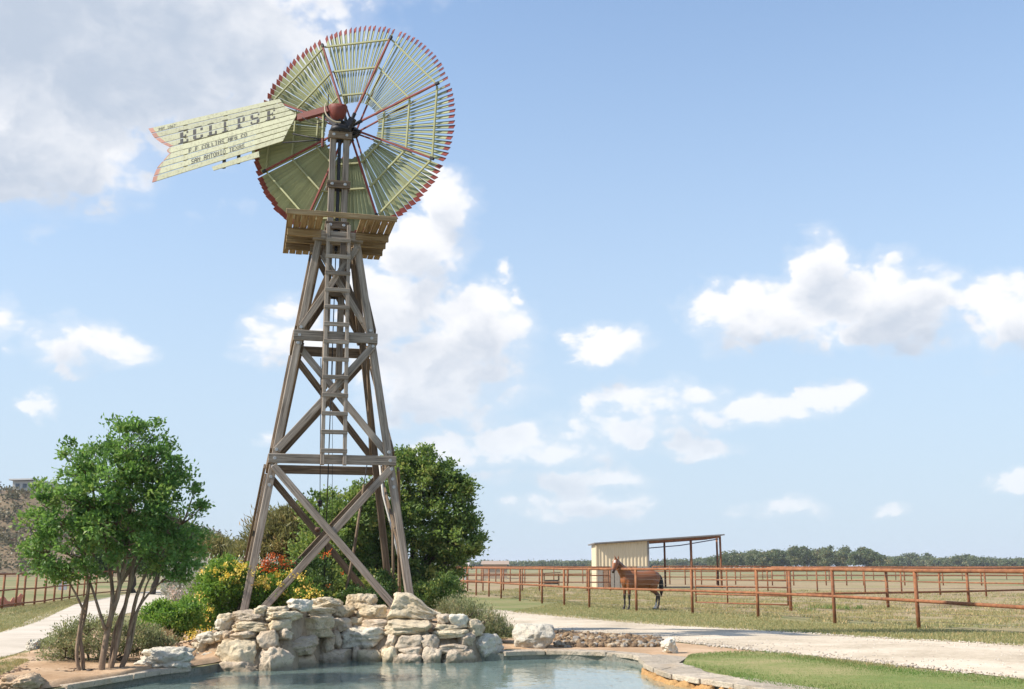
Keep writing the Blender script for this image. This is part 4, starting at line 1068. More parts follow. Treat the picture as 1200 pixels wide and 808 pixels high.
plant('silver_sage', 'grey sage bush half hidden behind the orange-flowered shrub', 'shrub', shrub(300, 712, Y),
      [ell(300, 676, 34, 24, Y, .5)], 100, 40, .055, .07, .022, L_SAGE, 7, up=1.4, out=.5, flat=1.6, stemfrac=.5)
Y = 15.9
plant('grey_green_shrub', 'spreading grey-green shrub behind the stems of the multi-stemmed tree', 'shrub', shrub(110, 776, Y),
      [ell(112, 745, 46, 26, Y, .45), ell(70, 755, 24, 20, Y, .35), ell(160, 748, 26, 22, Y + .1, .35), ell(185, 748, 20, 14, Y + .2, .25)], 300, 40, .05, .045, .016, L_ROSE, 12, up=.9, stemfrac=.5)
Y = 16.6
plant('dry_flower_tuft', 'tuft of dry brown flower stalks beside the low white boulder', 'plant', shrub(190, 760, Y), [ell(185, 748, 24, 9, Y, .2)], 60, 22, .04, .05, .012, L_DRY, 16, up=1.2, stemfrac=.6, bk=BARK)
Y = 19.9
plant('rosemary_bush', 'grey-green rosemary bush at the right end of the stone wall', 'shrub', shrub(556, 762, Y),
      [ell(558, 735, 38, 26, Y, .5), ell(540, 716, 26, 16, Y + .3, .4), ell(585, 748, 20, 20, Y - .1, .4), ell(530, 715, 18, 12, Y + .4, .3)], 420, 44, .05, .05, .014, L_ROSE, 16, up=1.3, out=.8, flat=1.4, stemfrac=.6)
Y = 21.6
plant('ivy_shrub', 'dark glossy green shrub behind the pointed boulder on the wall', 'shrub', shrub(505, 716, Y),
      [ell(505, 700, 26, 18, Y, .4), ell(525, 690, 16, 18, Y + .3, .4)], 130, 44, .06, .06, .036, L_OAK, 5)
plant('ivy_shrub', 'dark leafy shrub at the foot of the slender pole above the wall', 'shrub', shrub(432, 712, Y),
      [ell(425, 702, 34, 16, Y, .4), ell(448, 690, 14, 22, Y + .3, .3)], 130, 44, .055, .055, .034, L_DARK, 5)

# feathery olive shrubs behind the windmill, far trees on the left
def feather(label, px, py, Y, ells, n):
    p = PX(px, py, Y); p.z = zg(0, Y)
    return plant('cedar_shrub', label, 'shrub', p, ells, n, 60, .13, .20, .035, L_CEDAR, 8, out=1.0, up=.75, r0=.03, shell=.3, stemfrac=.5)
Y = 30.0
feather('feathery olive-brown cedar shrub behind the left windmill leg', 325, 712, Y, [ell(325, 645, 44, 44, Y, 1.0), ell(345, 615, 24, 26, Y, .6), ell(300, 660, 30, 34, Y, .8)], 420)
Y = 33.0
feather('low olive cedar shrub between the silver sage and the far trees', 262, 706, Y, [ell(262, 668, 30, 34, Y, .9), ell(250, 650, 22, 20, Y, .6)], 260)
for px, py, Y, ee, lab, n in ((178, 697, 58, [(190, 640, 38, 34), (165, 645, 30, 26), (215, 645, 26, 32)], 'round-crowned tree with bare trunk across the path behind the multi-stemmed tree', 420),
                           (157, 695, 66, [(150, 640, 30, 26), (128, 650, 22, 22)], 'slender far tree left of the round-crowned tree across the path', 260),
                           (228, 690, 74, [(235, 650, 26, 24), (258, 654, 18, 20)], 'far tree beside the low olive cedar shrub', 260)):
    b = G(px, py); oak('far_tree', lab, b, [ell(a, c, d, e, b.y, d * mpp(b.y)) for a, c, d, e in ee], n, 44, .28, .24, .13, L_DARK, .16, 6, frac=.25)

# distant woods on the plain
def woods(name, label, x0, x1, base_y, tops, D, dens):
    cs, axs = [], []; rr = random.Random(int(x0)); ells = []
    for px in np.arange(x0, x1, 5.0):
        h = np.interp(px, [a for a, _ in tops], [b for _, b in tops]); Dj = D + rr.uniform(-25, 25)
        k = mpp(Dj, 655); hh = max(2, (base_y - h)) * rr.uniform(.72, 1.1)
        c = PX(px + rr.uniform(-3, 3), base_y - hh * .55, Dj); ells.append((c, (rr.uniform(5, 10) * k, 4.0, hh * .5 * k)))
    _, p, ax, var = crownpts(ells, int(len(ells) * dens * 1.5), 60, .5 * D / 350, .35)
    p[:, 2] = np.maximum(p[:, 2], .1)
    o = mobj(name, leafmesh(name, p, ax, .55 * D / 350, .42 * D / 350, L_FAR, .2, var, (0, D, 0)), None, None, Matrix.Translation((0, D, 0)))
    tag(o, label, 'trees', kind='stuff')
woods('distant_wood', 'tall dark green wood on the plain beyond the shed', 838, 1045, 664.5, [(838, 652), (860, 648), (900, 645), (920, 643), (960, 641), (985, 643), (1010, 643), (1030, 650), (1045, 657)], 360, 26)
woods('distant_wood', 'lower line of far trees at the right edge of the plain', 1035, 1300, 664.5, [(1035, 655), (1060, 650), (1085, 652), (1105, 656), (1130, 653), (1170, 656), (1300, 657)], 480, 22)
woods('distant_wood', 'low hazy tree line behind the pipe fence left of the shed', 380, 850, 664.5, [(380, 658), (600, 660), (640, 659), (700, 659.5), (760, 659.5), (800, 658), (850, 655)], 560, 14)
woods('distant_wood', 'far wood beyond the pasture behind the multi-stemmed tree', 60, 300, 668, [(60, 656), (150, 655), (240, 650), (300, 656)], 300, 16)

# grass: real blades where the photograph shows single tufts
def grass(name, label, quad, n, h, w, mat, thr=-1, off=0.012):
    a, b, c, d = [np.array(tuple(q)) for q in quad]; u = rng.uniform(size=(n * 2, 1)); v = rng.uniform(size=(n * 2, 1))
    p = (a * (1 - u) + b * u) * (1 - v) + (d * (1 - u) + c * u) * v
    keep = np.array([nz((q[0], q[1], 0), .7, 2) + .6 * nz((q[0], q[1], 0), 2.5, 4) > thr for q in p]); p = p[keep][:n]
    p[:, 2] = [zg(q[0], q[1]) + off for q in p]
    ax = unit(np.array([0, 0, 1.0]) + .55 * rng.normal(size=p.shape)); ax[:, 2] = np.abs(ax[:, 2])
    L = h; p = p + ax * L * .45
    o = mobj(name, leafmesh(name, p, ax, L, w, mat, .1, None, tuple(p[0]), .25), None, None, Matrix.Translation(tuple(p[0])))
    tag(o, label, 'grass', kind='stuff')
GR = leafmat('lawn_blade', (.075, .125, .03), (.17, .225, .07), .3); GRD = leafmat('dry_grass_blade', (.25, .20, .09), (.44, .36, .19), .3); GRM = leafmat('verge_blade', (.15, .175, .06), (.40, .36, .17), .3)
def lawngrass():
    pts = []
    A, Bq = smoothpath(lw_a, 6), smoothpath(lw_b, 6); cs = []
    for i in range(len(A) - 1):
        q = [np.array((v.x, v.y)) for v in (A[i], A[i + 1], Bq[i + 1], Bq[i])]
        ar = np.linalg.norm(q[1] - q[0]) * np.linalg.norm(q[3] - q[0]); n = int(min(9000, ar * 900)); u, v = rng.uniform(size=(n, 1)), rng.uniform(size=(n, 1))
        cs.append((q[0] * (1 - u) + q[1] * u) * (1 - v) + (q[3] * (1 - u) + q[2] * u) * v)
    p = np.vstack(cs); z = np.array([[zg(a, b) + .03] for a, b in p]); p = np.hstack([p, z])
    var = np.array([.5 + .55 * nz((a, b, 0), .8, 1) for a, b, _ in p]) + .2 * rng.normal(size=len(p))
    ax = unit(np.array([0, 0, 1.0]) + .5 * rng.normal(size=p.shape)); p += ax * .010
    o = mobj('lawn_grass', leafmesh('lawn_grass', p, ax, .032, .008, leafmat('lawn_grass', (.33, .29, .125), (.12, .235, .05), .4), .1, var, tuple(p[0]), .25), None, None, Matrix.Translation(tuple(p[0])))
    tag(o, 'short mown green lawn beside the pool coping', 'grass', kind='stuff')
lawngrass()
grass('verge_grass', 'short dry grass on the verge between the gravel road and the pipe fence', [vb[5], vb[13], va[13], va[5]], 40000, .07, .012, GRM)
grass('paddock_grass', 'patchy pasture grass behind the pipe fence', [G(540, 696), G(1230, 740), Vector((46, 60, 0)), Vector((2, 88, 0))], 60000, .13, .02, GRM, .05, 0)
grass('weeds', 'green weeds along the foot of the paddock rail fence', [G(930, 719), G(1010, 716), G(1010, 714), G(930, 713)], 900, .24, .03, L_OAK, .25, 0)
grass('left_lawn_grass', 'pale dry lawn between the garden path and the left pipe fence', [G(-60, 763), G(100, 703), G(112, 699), G(-60, 722)], 26000, .07, .012, GRM)

grass('left_patch_grass', 'soft pale green grass patch at the left end of the pool bank', [ga[1], ga[3], gb[3], gb[1]], 6000, .05, .009, GRM, -.15, .05)
grass('lawn_weeds', 'taller ragged grass blades along the edge of the mown lawn', [lw_a[1], lw_a[4], lw_a[4] + Vector((-.1, -.5, 0)), lw_a[1] + Vector((-.1, -.5, 0))], 1200, .06, .008, GRM, .1, .02)

grass('paddock_grass_near', 'greener pasture grass just behind the pipe fence around the horse', [fpos[3], fpos[12], fpos[12] + Vector((9, 9, 0)), fpos[3] + Vector((7, 12, 0))], 42000, .11, .02, leafmat('pasture_blade', (.18, .195, .07), (.46, .40, .20), .3), .0, 0)

# ------------------------------------------------------------------ fences
def pipefence(label, posts, top, mids, r=.045, rr=.04, seg=8, level=False):
    t = thing('pipe_fence', label, 'fence', posts[0])
    for p in posts:
        p = Vector((p.x, p.y, zg(p.x, p.y))); tubeobj('post', [p - Vector((0, 0, .1)), Vector((p.x, p.y, (0 if level else p.z) + top - .005))], r, RUST, t, seg)
    for k, z in enumerate([top] + list(mids)):
        tubeobj('rail', [Vector((p.x, p.y, (0 if level else zg(p.x, p.y)) + z + random.uniform(-.012, .012))) for p in posts], rr * (1.15 if k == 0 else 1), RUST, t, seg)
    return t
f1 = [p.copy() for p in fpos]
f1.insert(0, fpos[0] + (fpos[0] - fpos[2]) * 2)
near = pipefence('long rusty two-rail pipe fence along the gravel road in front of the horse', f1, 1.55, (.80,), .05, .046, level=True)
WIRE = metal('wire', (.28, .24, .21), .6, .5)
for z in (.2, .4, .6, 1.0, 1.18, 1.36):
    tubeobj('wire', [Vector((p.x, p.y + .06, zg(p.x, p.y) + z)) for p in f1], .004, WIRE, near, 4)
g2 = [G(927, 716.5), G(1041, 714), G(1136, 710.5), G(1228, 707.5)]
pipefence('rusty two-rail paddock fence running right from the gate post', g2, 1.55, (.62,), .06, .045)
g3 = [Vector((p.x, p.y, 0)) for p in (G(900, 693), G(958, 694), G(1014, 694.5), G(1057, 696.5), G(1102, 697.8), G(1156, 699.5), G(1222, 702))]
pipefence('middle paddock pipe fence behind the gate', g3, 1.55, (.75,), .05, .04)
g4 = [PX(x, 680, 96) for x in (905, 930, 968, 992, 1012, 1060, 1105, 1150, 1200, 1240)]
for p in g4: p.z = 0
pipefence('far thin pipe fence in front of the tall wood', g4, 1.6, (.85,), .06, .045, seg=6)
g5 = [PX(x, 680, 74) for x in (528, 548, 566, 590, 612, 632, 665, 688, 715)]
for p in g5: p.z = 0
pipefence('back pipe fence of the paddock left of the shed', g5, 1.6, (1.05, .6), .055, .04, seg=6)
g6 = [PX(x, 680, 100) for x in (765, 785, 803, 822, 840, 862, 885, 905)]
for p in g6: p.z = 0
pipefence('far pipe fence seen through the open shed', g6, 1.65, (1.2, .7), .06, .045, seg=6)
g7 = [PX(x, 680, 135) for x in range(868, 1250, 26)]
for p in g7: p.z = 0
pipefence('farthest thin pipe fence across the dry pasture', g7, 1.6, (1.1, .6), .06, .05, seg=5)
g8 = [PX(x, 680, 108) for x in range(530, 705, 17)]
for p in g8: p.z = 0
pipefence('far pipe fence behind the hay feeder', g8, 1.6, (.9,), .06, .05, seg=5)
def gate():
    a, b = G(816, 712.5), G(924, 716.2); t = thing('pipe_gate', 'five-bar rusty pipe gate hanging beside the horse', 'gate', a)
    up = Vector((0, 0, 1))
    for z in (1.52, 1.12, .86, .55, .22): tubeobj('bar', [a + up * z, b + up * z], .03, RUST, t, 8)
    for s in (0, .36, .68, 1): p = a.lerp(b, s); tubeobj('upright', [p + up * .2, p + up * 1.54], .03, RUST, t, 8)
gate()
left = [G(x, y) for x, y in ((-45, 722), (-20, 717.5), (2, 714), (18, 712), (27, 711), (40, 709.5), (52, 708), (63, 706.2), (72, 704.8), (81, 703.3), (90, 701.8), (98, 700.5), (112, 698.5), (130, 696.5), (150, 694.5))]
pipefence('rusty three-rail pipe fence on the left below the scrub hill', left, 1.35, (.72, .15), .045, .035)
tagged = mobj('sign_board', boxmesh('sign_board', .42, .03, .75), plain('grey_board', (.36, .38, .41)), None, Matrix.Translation(G(71, 704) + Vector((0, .12, .5))))
tag(tagged, 'plain grey board fixed on the left pipe fence', 'board')
def netting():
    vs, fs = [], []; a, b = G(-40, 716), G(30, 709)
    for i in range(25):
        p = a.lerp(b, i / 24) + Vector((0, -.35, 0))
        for j in range(5):
            vs.append((p.x, p.y + .12 * math.sin(i * .9 + j), j * .085 * (1 + .3 * math.sin(i * 1.7) + .2 * math.sin(i * .6))))
    for i in range(24):
        for j in range(4): fs.append((i * 5 + j, i * 5 + j + 1, (i + 1) * 5 + j + 1, (i + 1) * 5 + j))
    o = mobj('barrier_netting', mesh('barrier_netting', vs, fs, True), plain('orange_net', (.66, .27, .17), .8, .4, 2))
    md = o.modifiers.new('t', 'SOLIDIFY'); md.thickness = .02
    tag(o, 'sagging orange barrier netting along the foot of the left fence', 'netting')
netting()

# ------------------------------------------------------------------ shed
def corrugated(name, w, h0, h1, mat, parent, Mw, pitch=.26, amp=.03):
    vs, fs = [], []; n = int(w / pitch) * 4
    prof = [0, 0, amp, amp]
    for i in range(n + 1):
        x = w * i / n; y = -prof[i % 4]; t = i / n
        vs += [(x, y, 0), (x, y, h0 + (h1 - h0) * t)]
    for i in range(n): fs.append((2 * i, 2 * i + 2, 2 * i + 3, 2 * i + 1))
    return mobj(name, mesh(name, vs, fs), mat, parent, Mw)
def shed():
    Y = 84.0; A = PX(700.5, 690, Y); A.z = 0; k = mpp(Y, 660)
    t = thing('horse_shed', 'cream metal lean-to horse shed with open sloping roof on pipe posts', 'shed', A)
    xL, xW, xR = A.x, PX(760, 690, Y).x, PX(847, 690, Y).x
    ztop = lambda x: PX(0, 638, Y).z + (PX(0, 628.5, Y).z - PX(0, 638, Y).z) * (x - xL) / (xR - xL)
    CREAM = plain('cream_metal', (.66, .545, .37), .5, .08, 1); GREYW = plain('grey_boards', (.33, .29, .24), .8, .35, 3); ROOFM = metal('grey_roof', (.30, .28, .27), .5, .4)
    zsp = PX(0, 664, Y).z
    corrugated('wall_panel', xW - xL, ztop(xL) - zsp, ztop(xW) - zsp, CREAM, t, Matrix.Translation((xL, Y, zsp)))
    n = 9; w = (xW - xL) / n
    for i in range(n):
        beam('board', (xL + w * (i + .5), Y - .02, .05), (xL + w * (i + .5), Y - .02, zsp - .01), w - random.uniform(.03, .08), .05, GREYW if i not in (1, 5, 6) else plain('rust_board', (.34, .19, .11)), t, (1, 0, 0), .005)
    D = 6.0
    beam('corner_post', (xW + .06, Y, 0), (xW + .06, Y, ztop(xW) - .05), .12, .12, ROOFM, t, (1, 0, 0)); beam('corner_post', (xL - .06, Y, 0), (xL - .06, Y, ztop(xL) - .05), .12, .12, CREAM, t, (1, 0, 0))
    vs = [(0, 0, 0), (0, D, 0), (0, D, ztop(xL)), (0, 0, ztop(xL))]
    mobj('side_wall', mesh('side_wall', vs, [(0, 1, 2, 3)]), CREAM, t, Matrix.Translation((xL, Y, 0)))
    vs = [(0, 0, 0), (xW - xL, 0, 0), (xW - xL, 0, ztop(xW)), (0, 0, ztop(xL))]
    mobj('back_wall', mesh('back_wall', vs, [(0, 1, 2, 3)]), CREAM, t, Matrix.Translation((xL, Y + D, 0)))
    vs = [(0, .1, 0), (0, D, 0), (0, D, ztop(xW) - .05), (0, .1, ztop(xW) - .05)]
    mobj('partition_wall', mesh('side_wall', vs, [(0, 1, 2, 3)]), CREAM, t, Matrix.Translation((xW, Y, 0)))
    beam('roof', (xL - .25, Y + D / 2, ztop(xL) + .06), (xR + .25, Y + D / 2, ztop(xR) + .10), D + .7, .10, ROOFM, t, (0, 1, 0))
    for y in (0, 2, 4, 6): beam('purlin', (xW, Y + y, ztop(xW) - .10), (xR, Y + y, ztop(xR) - .06), .1, .14, RUST, t, (0, 1, 0))
    for px, dy in ((780, 4.5), (811.5, 0.2), (811, 5.8), (846, 0.2), (842, 5.8)):
        x = PX(px, 690, Y + dy).x; tubeobj('post', [Vector((x, Y + dy, 0)), Vector((x, Y + dy, ztop(x) - .04))], .085, RUST, t, 8)
    tubeobj('brace', [Vector((xW, Y + 1, ztop(xW) - .55)), Vector((xR - 3, Y + 1, ztop(xR - 3) - .5)), Vector((xR, Y + 1, ztop(xR) - .2))], .04, metal('blue_steel', (.16, .17, .32), .5, .2), t, 6)
shed()
def barn(label, px0, px1, py0, Y, depth, mat, roofm, cat='barn'):
    a, b = PX(px0, 664, Y), PX(px1, 664, Y); h = PX(0, py0, Y).z; w = b.x - a.x; t = thing('farm_building', label, cat, (a.x, Y, 0))
    vs = [(0, 0, 0), (w, 0, 0), (w, depth, 0), (0, depth, 0), (0, 0, h), (w, 0, h), (w, depth, h), (0, depth, h)]
    mobj('wall', mesh('wall', vs, [(0, 1, 5, 4), (1, 2, 6, 5), (2, 3, 7, 6), (3, 0, 4, 7)]), mat, t, Matrix.Translation((a.x, Y, 0)))
    e = .3; vs = [(-e, -e, h), (w + e, -e, h), (w + e, depth / 2, h + .5), (-e, depth / 2, h + .5), (w + e, depth + e, h), (-e, depth + e, h)]
    mobj('roof', mesh('roof', vs, [(0, 1, 2, 3), (3, 2, 4, 5), (1, 4, 2), (0, 3, 5)]), roofm, t, Matrix.Translation((a.x, Y, .02)))
    return t
barn('low long tan barn far behind the pipe fence', 566, 594, 661.8, 150, 8, plain('tan_metal', (.40, .32, .23), .6, .15), plain('tan_roof', (.36, .27, .20), .6, .15))
barn('pale far building behind the oak tree and fence', 515, 546, 664.5, 130, 8, plain('white_metal', (.6, .58, .54), .6, .1), plain('pale_roof', (.5, .44, .4), .6, .1), 'building')
def feeder():
    a = G(638, 688.5); t = thing('hay_feeder', 'small open wooden hay feeder with a roof behind the fence', 'feeder', a); k = mpp(a.y)
    w = 17 * k; h = 1.05
    for dx in (0, w):
        for dy in (0, .9): beam('post', (a.x + dx, a.y + dy, 0), (a.x + dx, a.y + dy, h), .09, .09, WOODW, t, (1, 0, 0))
    beam('roof', (a.x - .15, a.y + .45, h + .05), (a.x + w + .15, a.y + .45, h + .12), 1.3, .07, WOODW, t, (0, 1, 0)); beam('trough', (a.x + .05, a.y + .45, .4), (a.x + w - .05, a.y + .45, .4), .7, .35, plain('dark_trough', (.1, .085, .07)), t, (0, 1, 0))
feeder()

# ------------------------------------------------------------------ hill with a house
def hill():
    vs, fs = [], []; xs = np.linspace(-190, -40, 46); ys = np.linspace(150, 330, 40)
    def hz(x, y):
        d = ((x + 118) / 62) ** 2 if x > -118 else 0
        u = max(0, 1 - d) ** .8; v = sstep(165, 232, y) * (1 - .7 * sstep(262, 328, y))
        step = v + .035 * math.sin(v * 22)
        return max(-.4, 17.6 * u * step + (1.1 * nz((x, y, 0), .06) + .5 * nz((x, y, 1), .17)) * u * v - .4)
    for x in xs:
        for y in ys: vs.append((x, y, hz(x, y)))
    n = len(ys)
    for i in range(len(xs) - 1):
        for j in range(n - 1): fs.append((i * n + j, (i + 1) * n + j, (i + 1) * n + j + 1, i * n + j + 1))
    o = mobj('hill', mesh('hill', vs, fs, True), HILLM); o['kind'] = 'structure'
    cs = []
    while len(cs) < 2400:
        x, y = random.uniform(-180, -55), random.uniform(160, 262); z = hz(x, y)
        if z > .6: cs.append((x, y, z + .35))
    cs = np.array(cs); idx = np.repeat(np.arange(len(cs)), 26)
    p = cs[idx] + rng.normal(size=(len(idx), 3)) * rng.uniform(.35, .95, len(cs))[idx][:, None] * np.array([1, 1, .6])
    var = np.clip(.5 + .35 * rng.normal(size=len(cs))[idx], 0, 1)
    o = mobj('hill_scrub', leafmesh('hill_scrub', p, unit(rng.normal(size=p.shape)), .55, .42, leafmat('scrub_leaf', (.06, .07, .03), (.19, .16, .085), .15), .2, var, (-100, 200, 8)), None, None, Matrix.Translation((-100, 200, 8)))
    tag(o, 'dusty scrub bushes covering the brown hillside', 'bushes', kind='stuff')
    a = PX(14, 562, 236); z = hz(a.x, 236) + .3; t = thing('hilltop_house', 'low white flat-roofed house on top of the brown hill', 'house', (a.x, 236, z)); k = mpp(236, 562)
    WH = plain('white_render', (.50, .48, .44), .7, .1); w = 38 * k
    beam('wall', (a.x, 240, z - 1 + 1.6), (a.x + w, 240, z - 1 + 1.6), 7, 3.6, WH, t, (0, 1, 0), .03)
    beam('roof', (a.x - .6, 240, z + 2.65), (a.x + w * .62, 240, z + 2.75), 8.4, .35, plain('pale_roof_edge', (.60, .58, .54), .6, .05), t, (0, 1, 0), .02)
    for i in range(4): 
        x = a.x + w * (.16 + .22 * i); beam('window', (x, 236.46, z + .9), (x, 236.46, z + 1.8), .9, .06, plain('window_glass', (.10, .13, .15), .2, .1), t, (1, 0, 0), .01)
hill()

# ------------------------------------------------------------------ horse
def horse():
    vs, fs = [], []
    def loft(path, n=14):                        # (x, y, z, half width across, half depth)
        loops = []; P = [Vector(p[:3]) for p in path]
        for i, p in enumerate(path):
            t = (P[min(i + 1, len(P) - 1)] - P[max(i - 1, 0)]).normalized(); lat = Vector((0, 1, 0)); lat = (lat - t * lat.dot(t)).normalized(); u = t.cross(lat)
            loops.append([P[i] + lat * math.cos(a) * p[3] + u * math.sin(a) * p[4] for a in [2 * math.pi * k / n for k in range(n)]])
        rings(vs, fs, loops)
    loft([(.72, 0, 1.02, .06, .08), (.66, 0, 1.03, .16, .2), (.5, 0, 1.06, .215, .30), (.28, 0, 1.06, .25, .35), (0, 0, 1.04, .27, .345), (-.25, 0, 1.06, .275, .32), (-.48, 0, 1.10, .27, .30), (-.68, 0, 1.12, .26, .30), (-.84, 0, 1.10, .2, .25), (-.93, 0, 1.06, .1, .15)], 18)
    loft([(.34, 0, 1.30, .06, .10), (.26, 0, 1.36, .07, .08), (.1, 0, 1.34, .08, .06)])
    # neck swings a little towards the camera, the head more
    nk = [(.42, 0, 1.16, .15, .27), (.62, .02, 1.34, .115, .22), (.80, .05, 1.52, .09, .165), (.95, .09, 1.68, .078, .125), (1.02, .11, 1.76, .07, .10)]
    loft(nk)
    dh = Vector((.62, .50, -.78)).normalized(); p0 = Vector((.98, .10, 1.76))
    hd = [(0, .07, .10), (.1, .095, .135), (.2, .095, .135), (.32, .075, .105), (.44, .058, .078), (.54, .058, .07), (.60, .045, .05)]
    loft([tuple(p0 + dh * a) + (b, c) for a, b, c in hd])
    lat = Vector((-.62, .78, 0)).normalized()
    for s in (-1, 1):
        e = p0 + lat * s * .055 + Vector((-.02, 0, .05)); loft([tuple(e) + (.03, .025), tuple(e + Vector((.0, 0, .07)) + lat * s * .01) + (.035, .022), tuple(e + Vector((.02, 0, .16)) + lat * s * .02) + (.006, .006)], 8)
    def fleg(y, dx):
        loft([(.46 + dx * .1, y, 1.02, .09, .15), (.47 + dx * .2, y, .86, .085, .12), (.47 + dx * .5, y, .70, .058, .07), (.47 + dx * .7, y, .52, .05, .055), (.47 + dx * .85, y, .46, .045, .05), (.465 + dx * .9, y, .32, .031, .036), (.465 + dx, y, .17, .036, .042), (.49 + dx, y, .10, .035, .04), (.51 + dx, y, .055, .05, .06), (.52 + dx, y, 0, .06, .075)], 10)
    def hleg(y, dx):
        loft([(-.62 + dx * .1, y, 1.05, .13, .24), (-.60 + dx * .25, y, .86, .12, .2), (-.66 + dx * .5, y, .70, .08, .12), (-.77 + dx * .7, y, .58, .055, .075), (-.84 + dx * .85, y, .50, .048, .06), (-.83 + dx * .95, y, .40, .04, .046), (-.81 + dx, y, .28, .033, .038), (-.79 + dx, y, .16, .038, .044), (-.76 + dx, y, .10, .036, .042), (-.73 + dx, y, .055, .052, .062), (-.72 + dx, y, 0, .062, .076)], 10)
    fleg(.15, .02); fleg(-.15, .03); hleg(.16, .12); hleg(-.16, -.22)
    me = mesh('h', vs, fs); tmp = bpy.data.objects.new('horse_tmp', me); COL.objects.link(tmp)
    m = tmp.modifiers.new('r', 'REMESH'); m.mode = 'VOXEL'; m.voxel_size = .017
    sm = tmp.modifiers.new('s', 'SMOOTH'); sm.factor = .5; sm.iterations = 5
    body = bpy.data.meshes.new_from_object(tmp.evaluated_get(bpy.context.evaluated_depsgraph_get())); bpy.data.objects.remove(tmp)
    body.polygons.foreach_set('use_smooth', [True] * len(body.polygons))
    ca = body.color_attributes.new('coat', 'FLOAT_COLOR', 'POINT')
    bay, dark, white, hoof = Vector((.25, .09, .032)), Vector((.028, .02, .017)), Vector((.62, .56, .48)), Vector((.06, .05, .045))
    for i, v in enumerate(body.vertices):
        x, y, z = v.co; n_ = nz(v.co, 5) * .06
        c = bay * (1 + .25 * nz(v.co, 2.5)) 
        c = c.lerp(Vector((.17, .065, .025)), sstep(.9, .68, z) * .6)
        if z < .78: c = c.lerp(dark, sstep(.66 + n_, .46 + n_, z))
        if x < -.3 and y > 0 and z < .36: c = c.lerp(white, sstep(.30 + n_, .22 + n_, z))
        if z < .055: c = hoof
        if x > .9:
            a = (v.co - p0).dot(dh); c = c.lerp(dark, sstep(.40, .56, a) * .9)
            side = (v.co - p0 - dh * a); fr = side.dot(Vector((.78, .62, .0)).normalized() * .5 + Vector((0, 0, .6)))
            if .08 < a < .22 and fr > .045 and abs(side.dot(lat)) < .035: c = white
        ca.data[i].color = (c.x, c.y, c.z, 1)
    m, T, b = newmat('horse_coat', .45, .35); at = nd(T, 'ShaderNodeAttribute', attribute_name='coat'); T.links.new(at.outputs['Color'], b.inputs['Base Color'])
    hc = G(753, 715.2); s = 1.06
    ang = R(180 + 27); Mw = Matrix.Translation((hc.x - .12, 42.7, 0)) @ Matrix.Rotation(ang, 4, 'Z') @ Matrix.Scale(s, 4)
    h = mobj('horse', body, m, None, Mw); tag(h, 'bay horse with black legs and mane standing behind the pipe fence', 'horse')
    HAIR = plain('black_hair', (.022, .018, .016), .5, .3)
    # crest mane and tail
    lv, lf = [], []
    crest = [(.36, 0, 1.42), (.5, .01, 1.50), (.66, .035, 1.61), (.82, .07, 1.72), (.95, .1, 1.80), (1.0, .11, 1.85)]
    for i, p in enumerate(crest):
        for k, (dy, dz, dxx) in enumerate(((-.03, .0, 0), (0, .035, 0), (.06, -.02, .01), (.085, -.13, .02), (.07, -.13, .01))): lv.append((p[0] + dxx, p[1] + dy, p[2] + dz))
    for i in range(len(crest) - 1):
        for k in range(4): lf.append((i * 5 + k, i * 5 + k + 1, (i + 1) * 5 + k + 1, (i + 1) * 5 + k))
    mobj('mane', mesh('mane', lv, lf, True), HAIR, h, Mw)
    tv, tf = [], []; tube(tv, tf, smoothpath([(-.90, 0, 1.24), (-.99, 0, 1.18), (-1.03, 0, 1.0), (-1.03, .01, .8), (-1.02, .02, .6), (-1.0, .02, .45)], 3), [.045, .05, .055, .06, .07, .08, .085, .09, .09, .088, .08, .07, .055, .04, .025, .015], 10)
    mobj('tail', mesh('tail', tv, tf, True), HAIR, h, Mw)
    for s_ in (-1, 1):
        e = p0 + dh * .19 + lat * s_ * .088 + Vector((0, 0, .02)); me = stonemesh(.02, .02, .02, 3, 0, 0, 2); mobj('eye', me, plain('eye', (.01, .008, .008), .15, .1), h, Mw @ Matrix.Translation(e))
horse()

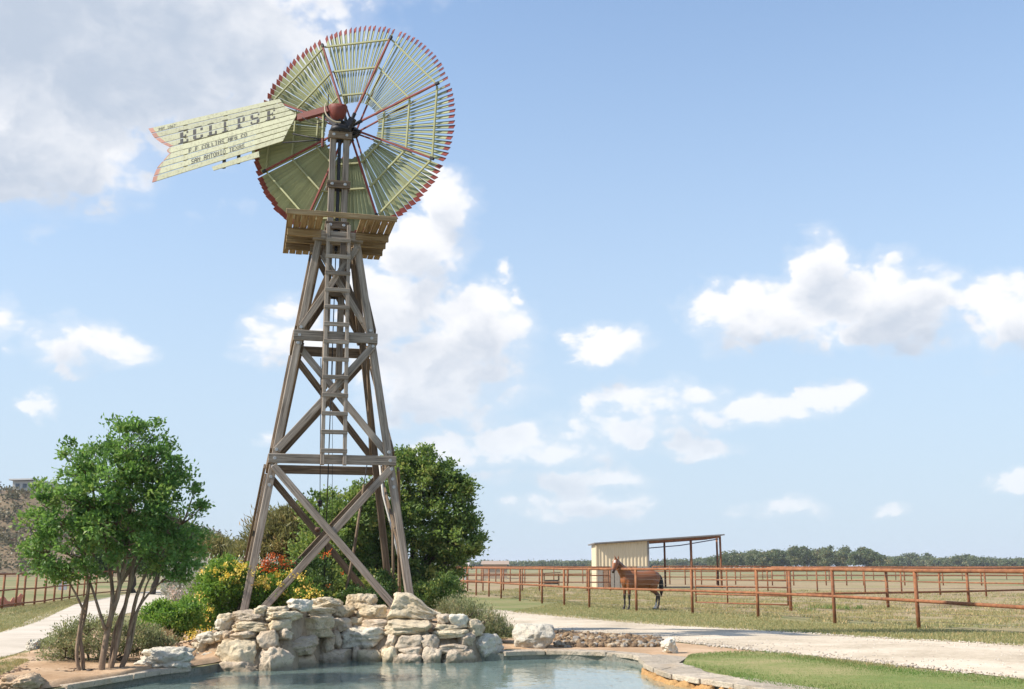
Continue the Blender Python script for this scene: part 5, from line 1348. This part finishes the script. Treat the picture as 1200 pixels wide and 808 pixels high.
# ------------------------------------------------------------------ litter on the soil
def litter():
    vs, fs, mi = [], [], []; rr = random.Random(21)
    bm = bmesh.new(); bmesh.ops.create_icosphere(bm, subdivisions=1, radius=1); bv = [v.co.copy() for v in bm.verts]; bf = [[v.index for v in f.verts] for f in bm.faces]; bm.free()
    n = 0
    while n < 2200:
        px, py = rr.uniform(-20, 235), rr.uniform(752, 806); p = GP(px, py, TZ)
        f = [q for q in pool[-14:]]
        if (px < 48 and py < 776) or pathside(p.x, p.y) > .01: continue
        if any(abs(p.x - q.x) < .8 and p.y < q.y + .3 for q in f): continue
        z = zg(p.x, p.y) + moundh(p.x, p.y) + .055; s = rr.uniform(.008, .03); b = len(vs); rot = Matrix.Rotation(rr.uniform(0, 6), 3, 'Z')
        for v in bv:
            q = v * (1 + .5 * nz(v, 1.4, n)); q = rot @ Vector((q.x * 1.5, q.y, q.z * .6)) * s; vs.append((p.x + q.x, p.y + q.y, z + q.z))
        fs += [[b + k for k in g] for g in bf]; mi += [rr.choice((0, 0, 1, 2))] * len(bf); n += 1
    o = mobj('soil_litter', mesh('soil_litter', vs, fs, False, mi), [plain('litter_brown', (.20, .12, .07)), plain('litter_tan', (.45, .33, .22)), plain('litter_dark', (.10, .07, .045))])
    tag(o, 'small clods, bark chips and pebbles strewn on the sandy soil under the multi-stemmed tree', 'litter', kind='stuff')
litter()

# ------------------------------------------------------------------ afternoon haze over the plain
def haze():
    bm = bmesh.new(); bmesh.ops.create_cube(bm, size=1)
    for v in bm.verts: v.co = Vector((v.co.x * 8400, v.co.y * 8400, 26 if v.co.z > 0 else -1.8))
    m = bpy.data.materials.new('haze'); m.use_nodes = True; T = m.node_tree; T.nodes.clear()
    o = T.nodes.new('ShaderNodeOutputMaterial'); v = T.nodes.new('ShaderNodeVolumePrincipled'); v.inputs['Color'].default_value = (.85, .9, 1, 1); v.inputs['Density'].default_value = .00024
    T.links.new(v.outputs[0], o.inputs['Volume'])
    ob = mobj('haze', bmdone(bm, 'haze'), m); ob['kind'] = 'stuff'; tag(ob, 'pale summer haze lying over the plain', 'haze')
haze()
